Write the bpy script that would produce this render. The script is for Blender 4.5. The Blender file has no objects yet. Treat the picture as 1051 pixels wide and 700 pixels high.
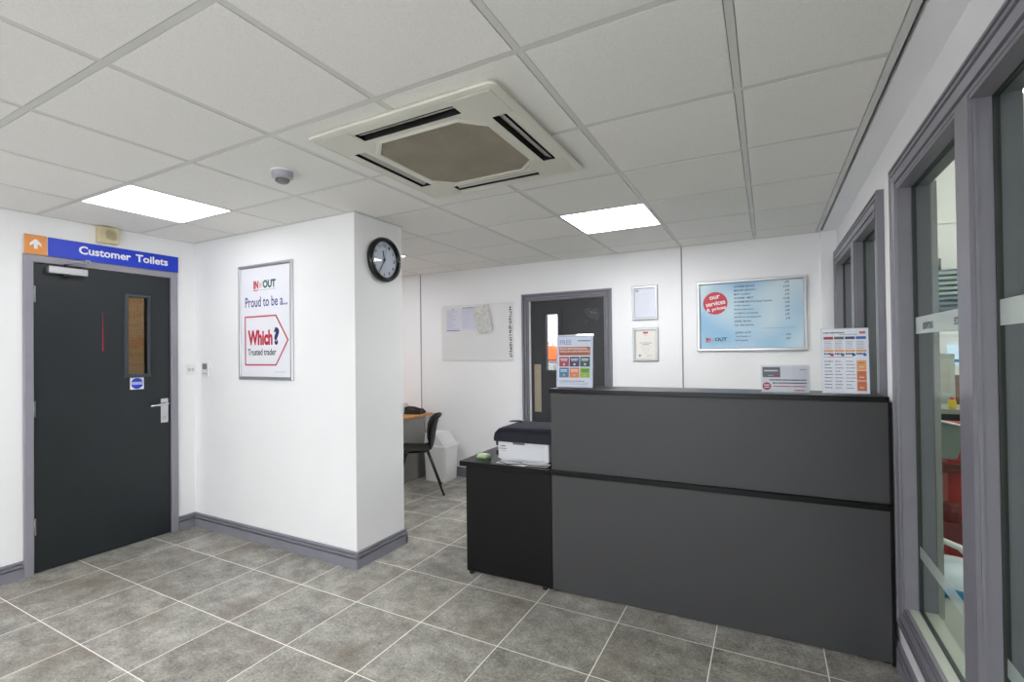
import bpy, bmesh, math, random
from mathutils import Vector, Matrix
random.seed(7)
SC = bpy.context.scene
COL = SC.collection
PI = math.pi
R = math.radians

# ------------------------------------------------------------------ materials
def lin(c):
    o = []
    for v in c:
        v = v / 255.0
        o.append(v / 12.92 if v <= 0.04045 else ((v + 0.055) / 1.055) ** 2.4)
    return (o[0], o[1], o[2], 1.0)

_M = {}
def mat(name, rgb, rough=0.5, metal=0.0, noise=0.0, nscale=30.0, bump=0.0, bscale=200.0, spec=0.5, emit=None, estr=0.0, coat=0.0):
    if name in _M: return _M[name]
    m = bpy.data.materials.new(name); m.use_nodes = True
    nt = m.node_tree; b = nt.nodes['Principled BSDF']
    c = lin(rgb)
    b.inputs['Base Color'].default_value = c
    b.inputs['Roughness'].default_value = rough
    b.inputs['Metallic'].default_value = metal
    b.inputs['Specular IOR Level'].default_value = spec
    if coat: b.inputs['Coat Weight'].default_value = coat
    tc = nt.nodes.new('ShaderNodeTexCoord')
    if noise > 0:
        n = nt.nodes.new('ShaderNodeTexNoise'); n.inputs['Scale'].default_value = nscale; n.inputs['Detail'].default_value = 6
        nt.links.new(tc.outputs['Object'], n.inputs['Vector'])
        r = nt.nodes.new('ShaderNodeValToRGB')
        r.color_ramp.elements[0].position = 0.3; r.color_ramp.elements[1].position = 0.7
        r.color_ramp.elements[0].color = (c[0]*(1-noise), c[1]*(1-noise), c[2]*(1-noise), 1)
        r.color_ramp.elements[1].color = (min(1, c[0]*(1+noise)), min(1, c[1]*(1+noise)), min(1, c[2]*(1+noise)), 1)
        nt.links.new(n.outputs['Fac'], r.inputs['Fac']); nt.links.new(r.outputs['Color'], b.inputs['Base Color'])
    if bump > 0:
        n2 = nt.nodes.new('ShaderNodeTexNoise'); n2.inputs['Scale'].default_value = bscale; n2.inputs['Detail'].default_value = 3
        nt.links.new(tc.outputs['Object'], n2.inputs['Vector'])
        bp = nt.nodes.new('ShaderNodeBump'); bp.inputs['Strength'].default_value = bump; bp.inputs['Distance'].default_value = 0.002
        nt.links.new(n2.outputs['Fac'], bp.inputs['Height']); nt.links.new(bp.outputs['Normal'], b.inputs['Normal'])
    if emit:
        b.inputs['Emission Color'].default_value = lin(emit); b.inputs['Emission Strength'].default_value = estr
    _M[name] = m
    return m

def glass(name, tint=(225, 238, 232), rough=0.0, ior=1.5, refl=.5):
    if name in _M: return _M[name]
    m = bpy.data.materials.new(name); m.use_nodes = True
    nt = m.node_tree; nt.nodes.clear()
    out = nt.nodes.new('ShaderNodeOutputMaterial'); mx = nt.nodes.new('ShaderNodeMixShader')
    tr = nt.nodes.new('ShaderNodeBsdfTransparent'); tr.inputs['Color'].default_value = lin(tint)
    gl = nt.nodes.new('ShaderNodeBsdfGlossy'); gl.inputs['Roughness'].default_value = rough
    # Schlick reflectance that is the same from both sides of a thin pane
    geo = nt.nodes.new('ShaderNodeNewGeometry'); dt = nt.nodes.new('ShaderNodeVectorMath'); dt.operation = 'DOT_PRODUCT'
    nt.links.new(geo.outputs['Incoming'], dt.inputs[0]); nt.links.new(geo.outputs['Normal'], dt.inputs[1])
    def M(op, a, b):
        n = nt.nodes.new('ShaderNodeMath'); n.operation = op
        for i, v in enumerate((a, b)):
            if isinstance(v, (int, float)): n.inputs[i].default_value = v
            else: nt.links.new(v, n.inputs[i])
        return n.outputs[0]
    k = M('POWER', M('SUBTRACT', 1.0, M('ABSOLUTE', dt.outputs['Value'], 0)), 5.0)
    f0 = ((ior-1)/(ior+1))**2
    fr = M('ADD', f0, M('MULTIPLY', k, refl))
    nt.links.new(fr, mx.inputs[0]); nt.links.new(tr.outputs[0], mx.inputs[1]); nt.links.new(gl.outputs[0], mx.inputs[2])
    nt.links.new(mx.outputs[0], out.inputs[0])
    _M[name] = m
    return m

def floor_tile_mat():
    m = bpy.data.materials.new('grey_stone_floor_tiles'); m.use_nodes = True
    nt = m.node_tree; N = nt.nodes; L = nt.links; b = N['Principled BSDF']
    geo = N.new('ShaderNodeNewGeometry'); sep = N.new('ShaderNodeSeparateXYZ'); L.new(geo.outputs['Position'], sep.inputs[0])
    def M(op, a, bb=None, c=None):
        n = N.new('ShaderNodeMath'); n.operation = op
        for i, v in enumerate((a, bb, c)):
            if v is None: continue
            if isinstance(v, (int, float)): n.inputs[i].default_value = v
            else: L.new(v, n.inputs[i])
        return n.outputs[0]
    ts = 0.4632; X0 = -3.4905; Y0 = 1.1281; hw = 0.0026 / ts
    gx = M('DIVIDE', M('SUBTRACT', sep.outputs[0], X0), ts); gy = M('DIVIDE', M('SUBTRACT', sep.outputs[1], Y0), ts)
    dx = M('ABSOLUTE', M('SUBTRACT', gx, M('ROUND', gx))); dy = M('ABSOLUTE', M('SUBTRACT', gy, M('ROUND', gy)))
    g = M('LESS_THAN', M('MINIMUM', dx, dy), hw)
    # per tile tone
    cmb = N.new('ShaderNodeCombineXYZ'); L.new(M('FLOOR', gx), cmb.inputs[0]); L.new(M('FLOOR', gy), cmb.inputs[1])
    wn = N.new('ShaderNodeTexWhiteNoise'); wn.noise_dimensions = '2D'; L.new(cmb.outputs[0], wn.inputs['Vector'])
    off = N.new('ShaderNodeVectorMath'); off.operation = 'MULTIPLY_ADD'; L.new(cmb.outputs[0], off.inputs[0]); off.inputs[1].default_value = (3.7, 5.1, 0); L.new(geo.outputs['Position'], off.inputs[2])
    def noise(scale, det, rough=.6):
        n = N.new('ShaderNodeTexNoise'); n.inputs['Scale'].default_value = scale; n.inputs['Detail'].default_value = det; n.inputs['Roughness'].default_value = rough
        L.new(off.outputs[0], n.inputs['Vector']); return n.outputs['Fac']
    n1 = noise(7, 8, .72); n2 = noise(2.2, 3); n3 = noise(75, 5, .9)
    v = M('ADD', M('ADD', M('MULTIPLY', n1, 0.52), M('MULTIPLY', n3, 0.65)), M('MULTIPLY', wn.outputs['Value'], 0.05))
    r = N.new('ShaderNodeValToRGB'); L.new(v, r.inputs['Fac'])
    e = r.color_ramp.elements; e[0].position = .45; e[0].color = lin((86, 83, 76)); e[1].position = .75; e[1].color = lin((200, 198, 190))
    k = e.new(.6); k.color = lin((149, 146, 138))
    mx = N.new('ShaderNodeMix'); mx.data_type = 'RGBA'; mx.inputs['B'].default_value = lin((116, 102, 84))
    r2 = N.new('ShaderNodeValToRGB'); r2.color_ramp.elements[0].position = .50; r2.color_ramp.elements[1].position = .8
    r2.color_ramp.elements[1].color = (.75, .75, .75, 1)
    L.new(n2, r2.inputs['Fac']); L.new(r2.outputs['Color'], mx.inputs['Factor']); L.new(r.outputs['Color'], mx.inputs['A'])
    mg = N.new('ShaderNodeMix'); mg.data_type = 'RGBA'; L.new(g, mg.inputs['Factor']); L.new(mx.outputs['Result'], mg.inputs['A']); mg.inputs['B'].default_value = lin((250, 245, 240))
    L.new(mg.outputs['Result'], b.inputs['Base Color'])
    b.inputs['Roughness'].default_value = .48
    bp = N.new('ShaderNodeBump'); bp.inputs['Strength'].default_value = .15; bp.inputs['Distance'].default_value = .002
    L.new(n3, bp.inputs['Height']); L.new(bp.outputs['Normal'], b.inputs['Normal'])
    return m

GX0, GY0, GS = -1.881, 0.7688, 0.6     # ceiling grid
def ceiling_mat():
    m = bpy.data.materials.new('speckled_mineral_ceiling_tile'); m.use_nodes = True
    nt = m.node_tree; N = nt.nodes; L = nt.links; b = N['Principled BSDF']
    geo = N.new('ShaderNodeNewGeometry')
    sub = N.new('ShaderNodeVectorMath'); sub.operation = 'SUBTRACT'; sub.inputs[1].default_value = (GX0, GY0, 0); L.new(geo.outputs['Position'], sub.inputs[0])
    sc = N.new('ShaderNodeVectorMath'); sc.operation = 'SCALE'; sc.inputs['Scale'].default_value = 1/GS; L.new(sub.outputs[0], sc.inputs[0])
    fl = N.new('ShaderNodeVectorMath'); fl.operation = 'FLOOR'; L.new(sc.outputs[0], fl.inputs[0])
    wn = N.new('ShaderNodeTexWhiteNoise'); wn.noise_dimensions = '2D'; L.new(fl.outputs[0], wn.inputs['Vector'])
    r0 = N.new('ShaderNodeValToRGB'); r0.color_ramp.elements[0].color = lin((238, 238, 235)); r0.color_ramp.elements[1].color = lin((245, 243, 239))
    L.new(wn.outputs['Value'], r0.inputs['Fac'])
    n = N.new('ShaderNodeTexNoise'); n.inputs['Scale'].default_value = 190; n.inputs['Detail'].default_value = 4; n.inputs['Roughness'].default_value = .8
    L.new(geo.outputs['Position'], n.inputs['Vector'])
    r = N.new('ShaderNodeValToRGB'); r.color_ramp.elements[0].position = .35; r.color_ramp.elements[0].color = (.90, .90, .89, 1); r.color_ramp.elements[1].position = .6; r.color_ramp.elements[1].color = (1, 1, 1, 1)
    L.new(n.outputs['Fac'], r.inputs['Fac'])
    mx = N.new('ShaderNodeMix'); mx.data_type = 'RGBA'; mx.blend_type = 'MULTIPLY'; mx.inputs['Factor'].default_value = 1
    L.new(r0.outputs['Color'], mx.inputs['A']); L.new(r.outputs['Color'], mx.inputs['B']); L.new(mx.outputs['Result'], b.inputs['Base Color'])
    b.inputs['Roughness'].default_value = .9; b.inputs['Specular IOR Level'].default_value = .2
    bp = N.new('ShaderNodeBump'); bp.inputs['Strength'].default_value = .3; bp.inputs['Distance'].default_value = .002
    L.new(n.outputs['Fac'], bp.inputs['Height']); L.new(bp.outputs['Normal'], b.inputs['Normal'])
    return m

WALL = mat('white_wall_paint', (242, 242, 243), .6, noise=.010, nscale=3, bump=.05, bscale=90, spec=.3)
CEIL = ceiling_mat()
TEE = mat('white_ceiling_tee', (214, 214, 210), .45)
GAP = mat('black_gap', (14, 13, 13), .8)
FLOOR = floor_tile_mat()
FRAME = mat('grey_lilac_gloss_paint', (124, 122, 131), .32, noise=.04, nscale=8)
FRAME_LIT = mat('lit_lilac_grey_paint', (146, 144, 154), .35, noise=.04, nscale=8)  # same frame paint lightened, strong light on the toilet door frame painted in
SKIRT = mat('grey_skirting_paint', (134, 133, 143), .38, noise=.05, nscale=8)
DOOR = mat('charcoal_door_paint', (32, 38, 41), .42, noise=.10, nscale=5, bump=.06, bscale=60)
DOOR2 = mat('dark_charcoal_door_paint', (46, 48, 51), .42, noise=.10, nscale=6)
BLACKLAM = mat('black_laminate', (15, 15, 16), .45, noise=.05, nscale=20, spec=.25)
BLACKTOP = mat('black_worktop', (10, 10, 11), .3, spec=.25)
GREYLAM = mat('grey_laminate', (62, 62, 64), .5, noise=.03, nscale=60)
SILVER = mat('brushed_aluminium', (196, 197, 200), .32, metal=.85)
SATIN = mat('satin_chrome', (205, 206, 210), .25, metal=1.0)
STEEL = mat('steel', (150, 152, 156), .35, metal=.9)
WHITE = mat('white_print', (240, 240, 243), .45)
PAPER = mat('white_paper', (238, 238, 242), .7)
WPLAS = mat('white_plastic', (232, 232, 232), .35)
GPLAS = mat('light_grey_plastic', (196, 198, 203), .4)
ACW = mat('cream_plastic', (222, 220, 208), .4)
ACD = mat('dusty_grille', (158, 152, 134), .6, noise=.12, nscale=5)
DARK = mat('dark_cavity', (22, 22, 22), .7)
BPLAS = mat('black_plastic', (24, 25, 27), .4)
BLUE = mat('sign_blue', (12, 56, 200), .4)
ORANGE = mat('sign_orange', (228, 148, 72), .45)
BEIGE = mat('beige_plastic', (214, 203, 164), .5)
RED = mat('print_red', (186, 26, 54), .45)
NAVY = mat('print_navy', (34, 38, 92), .45)
INDIGO = mat('print_indigo', (62, 60, 140), .45)
BLACK = mat('print_black', (26, 26, 32), .5)
GREY = mat('print_grey', (150, 152, 158), .5)
LGREY = mat('print_light_grey', (206, 207, 214), .5)
TEAL = mat('print_teal', (26, 96, 92), .45)
GREEN = mat('print_green', (140, 190, 60), .45)
DGREEN = mat('print_dark_green', (20, 72, 66), .45)
BLUEB = mat('print_mid_blue', (30, 120, 165), .45)
ORG2 = mat('print_orange', (222, 122, 62), .45)
PORG = mat('print_pale_orange', (238, 168, 96), .45)
BROWNP = mat('print_rust', (186, 96, 56), .45)
CRIM = mat('print_crimson', (178, 38, 62), .45)
BEECH = mat('beech_laminate', (206, 148, 88), .4, noise=.12, nscale=12)
GLASS = glass('window_glass', (234, 239, 236), ior=1.35, refl=.2)
DGLASS = glass('wired_door_glass', (232, 226, 210))
ACRYL = glass('clear_acrylic', (250, 251, 253), refl=.3)
def film(name, rgb, a):
    m = mat(name, rgb, .6); nt = m.node_tree; b = nt.nodes['Principled BSDF']; b.inputs['Alpha'].default_value = a
    return m
FROST = film('frosted_film', (206, 216, 212), .8); FROST2 = film('faint_frosted_film', (196, 212, 206), .5)
CONC = mat('workshop_floor_paint', (150, 154, 144), .4, noise=.10, nscale=3)
def blue_board_mat():
    m = bpy.data.materials.new('pale_blue_mottled_print'); m.use_nodes = True
    nt = m.node_tree; b = nt.nodes['Principled BSDF']; tc = nt.nodes.new('ShaderNodeTexCoord')
    n = nt.nodes.new('ShaderNodeTexNoise'); n.inputs['Scale'].default_value = 2.2; n.inputs['Detail'].default_value = 1
    r = nt.nodes.new('ShaderNodeValToRGB'); r.color_ramp.elements[0].position = .36; r.color_ramp.elements[0].color = lin((146, 190, 220)); r.color_ramp.elements[1].position = .6; r.color_ramp.elements[1].color = lin((208, 226, 234))
    nt.links.new(tc.outputs['Object'], n.inputs['Vector']); nt.links.new(n.outputs['Fac'], r.inputs['Fac']); nt.links.new(r.outputs['Color'], b.inputs['Base Color'])
    b.inputs['Roughness'].default_value = .4
    return m
PBLUE = blue_board_mat()

# ------------------------------------------------------------------ mesh builder
_txt_cache = {}
def text_geo(s, bold=0.0):
    key = (s, bold)
    if key in _txt_cache: return _txt_cache[key]
    cu = bpy.data.curves.new('t', 'FONT'); cu.body = s; cu.size = 1; cu.offset = bold; cu.resolution_u = 3
    o = bpy.data.objects.new('t', cu); COL.objects.link(o)
    dg = bpy.context.evaluated_depsgraph_get(); ev = o.evaluated_get(dg); me = ev.to_mesh()
    vs = [(v.co.x, v.co.y) for v in me.vertices]; fs = [list(p.vertices) for p in me.polygons]
    ev.to_mesh_clear(); bpy.data.objects.remove(o); bpy.data.curves.remove(cu)
    x0 = min(v[0] for v in vs); x1 = max(v[0] for v in vs); y0 = min(v[1] for v in vs); y1 = max(v[1] for v in vs)
    vs = [((x-x0)/(x1-x0), (y-y0)/(y1-y0)) for x, y in vs]
    _txt_cache[key] = (vs, fs, (x1-x0)/(y1-y0))
    return _txt_cache[key]

class MB:
    def __init__(s): s.bm = bmesh.new(); s.mats = []
    def mi(s, m):
        if m is None: return 0
        if m not in s.mats: s.mats.append(m)
        return s.mats.index(m)
    def faces(s, vs, fs, m=None, smooth=False, M=None):
        i = s.mi(m)
        bv = [s.bm.verts.new((M @ Vector(v)) if M else v) for v in vs]
        for f in fs:
            try:
                fc = s.bm.faces.new([bv[k] for k in f]); fc.material_index = i; fc.smooth = smooth
            except ValueError: pass
        return s
    def box(s, x0, x1, y0, y1, z0, z1, m=None, M=None):
        vs = [(x0,y0,z0),(x1,y0,z0),(x1,y1,z0),(x0,y1,z0),(x0,y0,z1),(x1,y0,z1),(x1,y1,z1),(x0,y1,z1)]
        return s.faces(vs, [(3,2,1,0),(4,5,6,7),(0,1,5,4),(1,2,6,5),(2,3,7,6),(3,0,4,7)], m, M=M)
    def prism(s, pts, y0, y1, m=None, M=None, axis='y'):
        """pts in the x-z plane (axis y), extruded from y0 to y1; axis z: pts in x-y"""
        n = len(pts)
        if axis == 'y': vs = [(x, y0, z) for x, z in pts] + [(x, y1, z) for x, z in pts]
        elif axis == 'x': vs = [(y0, x, z) for x, z in pts] + [(y1, x, z) for x, z in pts]
        else: vs = [(x, z, y0) for x, z in pts] + [(x, z, y1) for x, z in pts]
        fs = [list(range(n)), list(range(2*n-1, n-1, -1))] + [(i, (i+1) % n, n+(i+1) % n, n+i) for i in range(n)]
        return s.faces(vs, fs, m, M=M)
    def cyl(s, c, r, h, axis='z', n=24, m=None, r2=None, smooth=True, M=None):
        r2 = r if r2 is None else r2; vs = []
        for k, (rr, t) in enumerate(((r, 0), (r2, h))):
            for i in range(n):
                a = 2*PI*i/n; u, v = rr*math.cos(a), rr*math.sin(a)
                p = {'z': (u, v, t), 'y': (u, t, v), 'x': (t, u, v)}[axis]
                vs.append((c[0]+p[0], c[1]+p[1], c[2]+p[2]))
        i0 = s.mi(m)
        bv = [s.bm.verts.new((M @ Vector(v)) if M else v) for v in vs]
        for i in range(n):
            f = s.bm.faces.new((bv[i], bv[(i+1) % n], bv[n+(i+1) % n], bv[n+i])); f.smooth = smooth; f.material_index = i0
        for q in (bv[:n], bv[n:]):
            f = s.bm.faces.new(q); f.material_index = i0
        return s
    def lathe(s, prof, c=(0,0,0), n=32, m=None, axis='z', M=None):
        vs = []; k = len(prof)
        for i in range(n):
            a = 2*PI*i/n
            for r, t in prof:
                u, v = r*math.cos(a), r*math.sin(a)
                p = {'z': (u, v, t), 'y': (u, t, v), 'x': (t, u, v)}[axis]
                vs.append((c[0]+p[0], c[1]+p[1], c[2]+p[2]))
        fs = []
        for i in range(n):
            for j in range(k-1):
                fs.append((i*k+j, ((i+1) % n)*k+j, ((i+1) % n)*k+j+1, i*k+j+1))
        s.faces(vs, fs, m, True, M)
        return s
    def tube(s, pts, r, n=8, m=None, M=None):
        pts = [Vector(p) for p in pts]; rings = []; i0 = s.mi(m); up = Vector((0, 0, 1))
        for i, p in enumerate(pts):
            t = (pts[min(i+1, len(pts)-1)] - pts[max(i-1, 0)]).normalized()
            a = t.cross(up)
            if a.length < .05: a = t.cross(Vector((1, 0, 0)))
            a.normalize(); b = t.cross(a).normalized()
            rr = r[i] if isinstance(r, (list, tuple)) else r
            ring = []
            for k in range(n):
                q = p + a*rr*math.cos(2*PI*k/n) + b*rr*math.sin(2*PI*k/n)
                ring.append(s.bm.verts.new(M @ q if M else q))
            rings.append(ring)
        for A, B in zip(rings, rings[1:]):
            for k in range(n):
                f = s.bm.faces.new((A[k], A[(k+1) % n], B[(k+1) % n], B[k])); f.smooth = True; f.material_index = i0
        for q in (rings[0], rings[-1]):
            f = s.bm.faces.new(q); f.material_index = i0
        return s
    def ring(s, x0, x1, z0, z1, prof, m=None, closed=True):
        """frame round the rect (inner edge); prof = [(offset outward, depth towards the viewer -y)]"""
        i0 = s.mi(m); loops = []
        for o, d in prof:
            if closed: c = [(x0-o, z0-o), (x0-o, z1+o), (x1+o, z1+o), (x1+o, z0-o)]
            else: c = [(x0-o, z0), (x0-o, z1+o), (x1+o, z1+o), (x1+o, z0)]
            loops.append([s.bm.verts.new((x, -d, z)) for x, z in c])
        rng = range(4) if closed else range(3)
        for A, B in zip(loops, loops[1:]):
            for k in rng:
                f = s.bm.faces.new((A[k], A[(k+1) % 4], B[(k+1) % 4], B[k])); f.material_index = i0
        return s
    def rect(s, x0, x1, z0, z1, y, m=None, M=None):
        return s.faces([(x0,y,z0),(x1,y,z0),(x1,y,z1),(x0,y,z1)], [(0,1,2,3)], m, M=M)
    def disc(s, cx, cz, r, y, m=None, n=40, M=None):
        return s.faces([(cx+r*math.cos(2*PI*i/n), y, cz+r*math.sin(2*PI*i/n)) for i in range(n)], [list(range(n))], m, M=M)
    def text(s, t, x0, x1, z0, z1, y, m=None, bold=0.0, rot=0.0, M=None):
        vs, fs, _ = text_geo(t, bold); cx, cz = (x0+x1)/2, (z0+z1)/2; c, q = math.cos(rot), math.sin(rot); o = []
        for u, v in vs:
            X, Z = x0+(x1-x0)*u-cx, z0+(z1-z0)*v-cz
            o.append((cx+X*c-Z*q, y, cz+X*q+Z*c))
        return s.faces(o, fs, m, M=M)
    def textl(s, t, x0, zc, h, y, m=None, bold=0.0, sq=1.0, align='l', M=None):
        w = text_geo(t, bold)[2]*h*sq
        if align == 'c': x0 -= w/2
        if align == 'r': x0 -= w
        return s.text(t, x0, x0+w, zc-h/2, zc+h/2, y, m, bold, M=M)
    def build(s, name, m=None, parent=None, bevel=0, seg=2, smooth=False, fixn=True):
        if m is not None and not s.mats: s.mats = [m]
        if fixn: bmesh.ops.recalc_face_normals(s.bm, faces=s.bm.faces[:])
        me = bpy.data.meshes.new(name); s.bm.to_mesh(me); s.bm.free()
        for k in s.mats: me.materials.append(k)
        if smooth:
            for p in me.polygons: p.use_smooth = True
        o = bpy.data.objects.new(name, me); COL.objects.link(o)
        if parent: o.parent = parent
        if bevel:
            b = o.modifiers.new('bevel', 'BEVEL'); b.width = bevel; b.segments = seg; b.limit_method = 'ANGLE'; b.angle_limit = R(40)
        return o

def thing(name, label, cat, loc=(0,0,0), rz=0, group=None, rx=0):
    o = bpy.data.objects.new(name, None); COL.objects.link(o); o.empty_display_size = .05
    o.location = loc; o.rotation_euler = (rx, 0, rz); o['label'] = label; o['category'] = cat
    if group: o['group'] = group
    return o
def tag(o, label, cat, group=None, kind=None):
    o['label'] = label; o['category'] = cat
    if group: o['group'] = group
    if kind: o['kind'] = kind
    return o
def struct(o): o['kind'] = 'structure'; return o
def copy_tree(o, parent=None):
    c = o.copy(); COL.objects.link(c)
    if parent: c.parent = parent
    for ch in list(o.children): copy_tree(ch, c)
    return c

XL, YF, XC, YC, YB, XR = -4.27, 2.375, -2.42, 2.85, 4.69, 0.505
H = 2.375; XRB = 0.59; YN = -3.2; XLB = -5.4
FL, FR = R(90), R(-90)     # walls that face +x / -x

# ------------------------------------------------------------------ room shell
def wall(name, x0, x1, z0, z1, thick, holes, loc, rz, m=WALL):
    """local: x along, z up, room face at y=0, body towards +y"""
    xs = sorted(set([x0, x1] + [v for h in holes for v in h[:2]])); zs = sorted(set([z0, z1] + [v for h in holes for v in h[2:]]))
    b = MB()
    for a, c in zip(xs, xs[1:]):
        for d, e in zip(zs, zs[1:]):
            mx, mz = (a+c)/2, (d+e)/2
            if any(h[0] < mx < h[1] and h[2] < mz < h[3] for h in holes): continue
            b.box(a, c, 0, thick, d, e)
    bmesh.ops.remove_doubles(b.bm, verts=b.bm.verts[:], dist=1e-5)
    # drop the doubled inner faces
    seen = {}
    for f in list(b.bm.faces):
        k = tuple(sorted(v.index for v in f.verts)) if False else tuple(sorted((round(v.co.x,4),round(v.co.y,4),round(v.co.z,4)) for v in f.verts))
        seen.setdefault(k, []).append(f)
    dd = [f for v in seen.values() if len(v) > 1 for f in v]
    if dd: bmesh.ops.delete(b.bm, geom=dd, context='FACES_ONLY')
    o = b.build(name, m); o.location = loc; o.rotation_euler[2] = rz
    return struct(o)

b = MB(); b.box(XLB-.3, XRB, YN-.2, YB+.2, -.1, 0); struct(b.build('floor', FLOOR))
b = MB(); g_ = .0145
cxs = [XLB] + [v for v in (GX0+k*GS for k in range(-5, 4)) if XLB < v < .39] + [.377]
cys = [YN] + [v for v in (GY0+k*GS for k in range(-6, 7)) if YN < v < YB] + [YB]
for a, c in zip(cxs, cxs[1:]):
    for d_, e in zip(cys, cys[1:]): b.box(a+g_, c-g_, d_+g_, e-g_, H+.001, H+.018)
struct(b.build('ceiling', CEIL))
b = MB(); b.box(XLB-.3, .42, YN-.2, YB+.1, H+.03, H+.1); struct(b.build('ceiling_void', GAP))

# ceiling tees
b = MB(); tw = .012
x = GX0 - 6*GS
acx0, acx1, acy0, acy1 = -1.745, -.805, 1.435, 2.365
kx = [GX0 + k*GS for k in range(-5, 4)]; ky = [GY0 + k*GS for k in range(-6, 7)]
for x in kx:
    if abs(x-(GX0+GS)) < .01:
        b.box(x-tw, x+tw, YN, acy0+.02, H+.0025, H+.02); b.box(x-tw, x+tw, acy1-.02, YB, H+.0025, H+.02)
    else: b.box(x-tw, x+tw, YN, YB, H+.0025, H+.02)
for y in ky:
    if abs(y-(GY0+2*GS)) < .01:
        b.box(XLB, acx0+.02, y-tw, y+tw, H+.002, H+.02); b.box(acx1-.02, .39, y-tw, y+tw, H+.002, H+.02)
    else: b.box(XLB, .39, y-tw, y+tw, H+.002, H+.02)
struct(b.build('trim_1', TEE))
# wall angle trim at the edges of the grid, the dark gap and the plain margin by the right wall
b = MB()
b.box(XL, XL+.02, YN, YF, H-.003, H+.02); b.box(XL, XC, YF-.02, YF, H-.003, H+.02); b.box(XC, XC+.02, YF-.02, YC, H-.003, H+.02)
b.box(XLB, .39, YB-.02, YB, H-.003, H+.02); b.box(.365, .39, YN, YB, H-.003, H+.02)
struct(b.build('trim_2', TEE))
b = MB(); b.box(.388, .412, YN, YB-.02, H+.03, H+.05); struct(b.build('trim_3', GAP))
b = MB(); b.box(.405, XR+.05, YN, YB, H-.004, H+.1); struct(b.build('trim_4', WALL))
b = MB(); b.box(.392, XR, YB-.03, YB+.01, 0, H); struct(b.build('trim_5', WALL))

# walls
D1 = (1.345, 2.182)                        # door 1 leaf along y
wall('wall_left', YN, YF, 0, H+.1, .12, [(1.33, 2.2, 0, 2.075)], (XL, 0, 0), FL)
# nib wall / column
b = MB(); b.box(XLB, XC, YF, YC, 0, H+.1); struct(b.build('wall_column', WALL))
wall('wall_back', XLB, .8, 0, H+.1, .12, [(-2.235, -1.42, 0, 1.965)], (0, YB, 0), 0)
b = MB(); b.box(XLB-.1, XLB, YC-.1, YB+.1, 0, H+.1); struct(b.build('wall_far_left', WALL))
W1 = (-2.55, -.75, .335, 2.095)            # local x = -y
W2 = (-4.60, -3.0, .335, 2.095)
wall('wall_right', -(YB+.12), -YN, 0, H+.1, XRB-XR, [W1, W2], (XR, 0, 0), FR)
# wall behind the camera; its unseen shop-front opening is added to let daylight in
wall('wall_front', -XRB, -XL+.12, 0, H+.1, .15, [(-.1, 2.0, .25, 2.15)], (0, YN, 0), PI)
for n, (a, c) in enumerate(((-.1, 2.0),)):
    f = MB(); f.ring(a+.05, c-.05, .30, 2.10, [(0, -.1), (0, .02), (.05, .02), (.05, -.1)]); f.box((a+c)/2-.025, (a+c)/2+.025, 0, .06, .30, 2.10)
    o = f.build('window_%d' % (3+n), FRAME); o.location = (0, YN, 0); o.rotation_euler[2] = PI; struct(o)  # unseen frame, part of the added daylight opening

# skirting
def skirting(name, p0, p1, rz_out):
    """profile extruded from p0 to p1; rz_out = outward normal angle"""
    prof = [(0, 0), (.018, 0), (.018, .060), (.020, .064), (.001, .065), (.001, .073), (.017, .075), (.020, .081), (.018, .087), (.001, .088), (.001, .096), (.012, .098), (.010, .108), (0, .110)]
    nx, ny = math.cos(rz_out), math.sin(rz_out)
    vs = [(p[0]+nx*d, p[1]+ny*d, z) for p in (p0, p1) for d, z in prof]; n = len(prof)
    b = MB(); b.faces(vs, [(i, (i+1) % n, n+(i+1) % n, n+i) for i in range(n)] + [list(range(n)), list(range(2*n-1, n-1, -1))])
    return struct(b.build(name, SKIRT))
skirting('baseboard_left', (XL, YN), (XL, 1.297), 0)
skirting('baseboard_left_corner', (XL, 2.238), (XL, YF), 0)
skirting('baseboard_front', (XL, YF), (XC+.018, YF), -PI/2)
skirting('baseboard_column', (XC, YF), (XC, YC+.018), 0)
skirting('baseboard_column_rear', (XLB, YC), (XC+.018, YC), PI/2)
skirting('baseboard_back_left', (XLB, YB), (-2.32, YB), -PI/2)
skirting('baseboard_back_right', (-1.34, YB), (.392, YB), -PI/2)
skirting('baseboard_right', (XR, YN), (XR, YB), PI)

# panel joints on the back wall
for n, x in enumerate((-3.692, -.684)):
    b = MB(); b.box(x-.006, x+.006, YB-.004, YB+.002, .1, H); struct(b.build('trim_%d' % (6+n), mat('joint_strip', (150, 149, 147), .5)))

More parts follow.
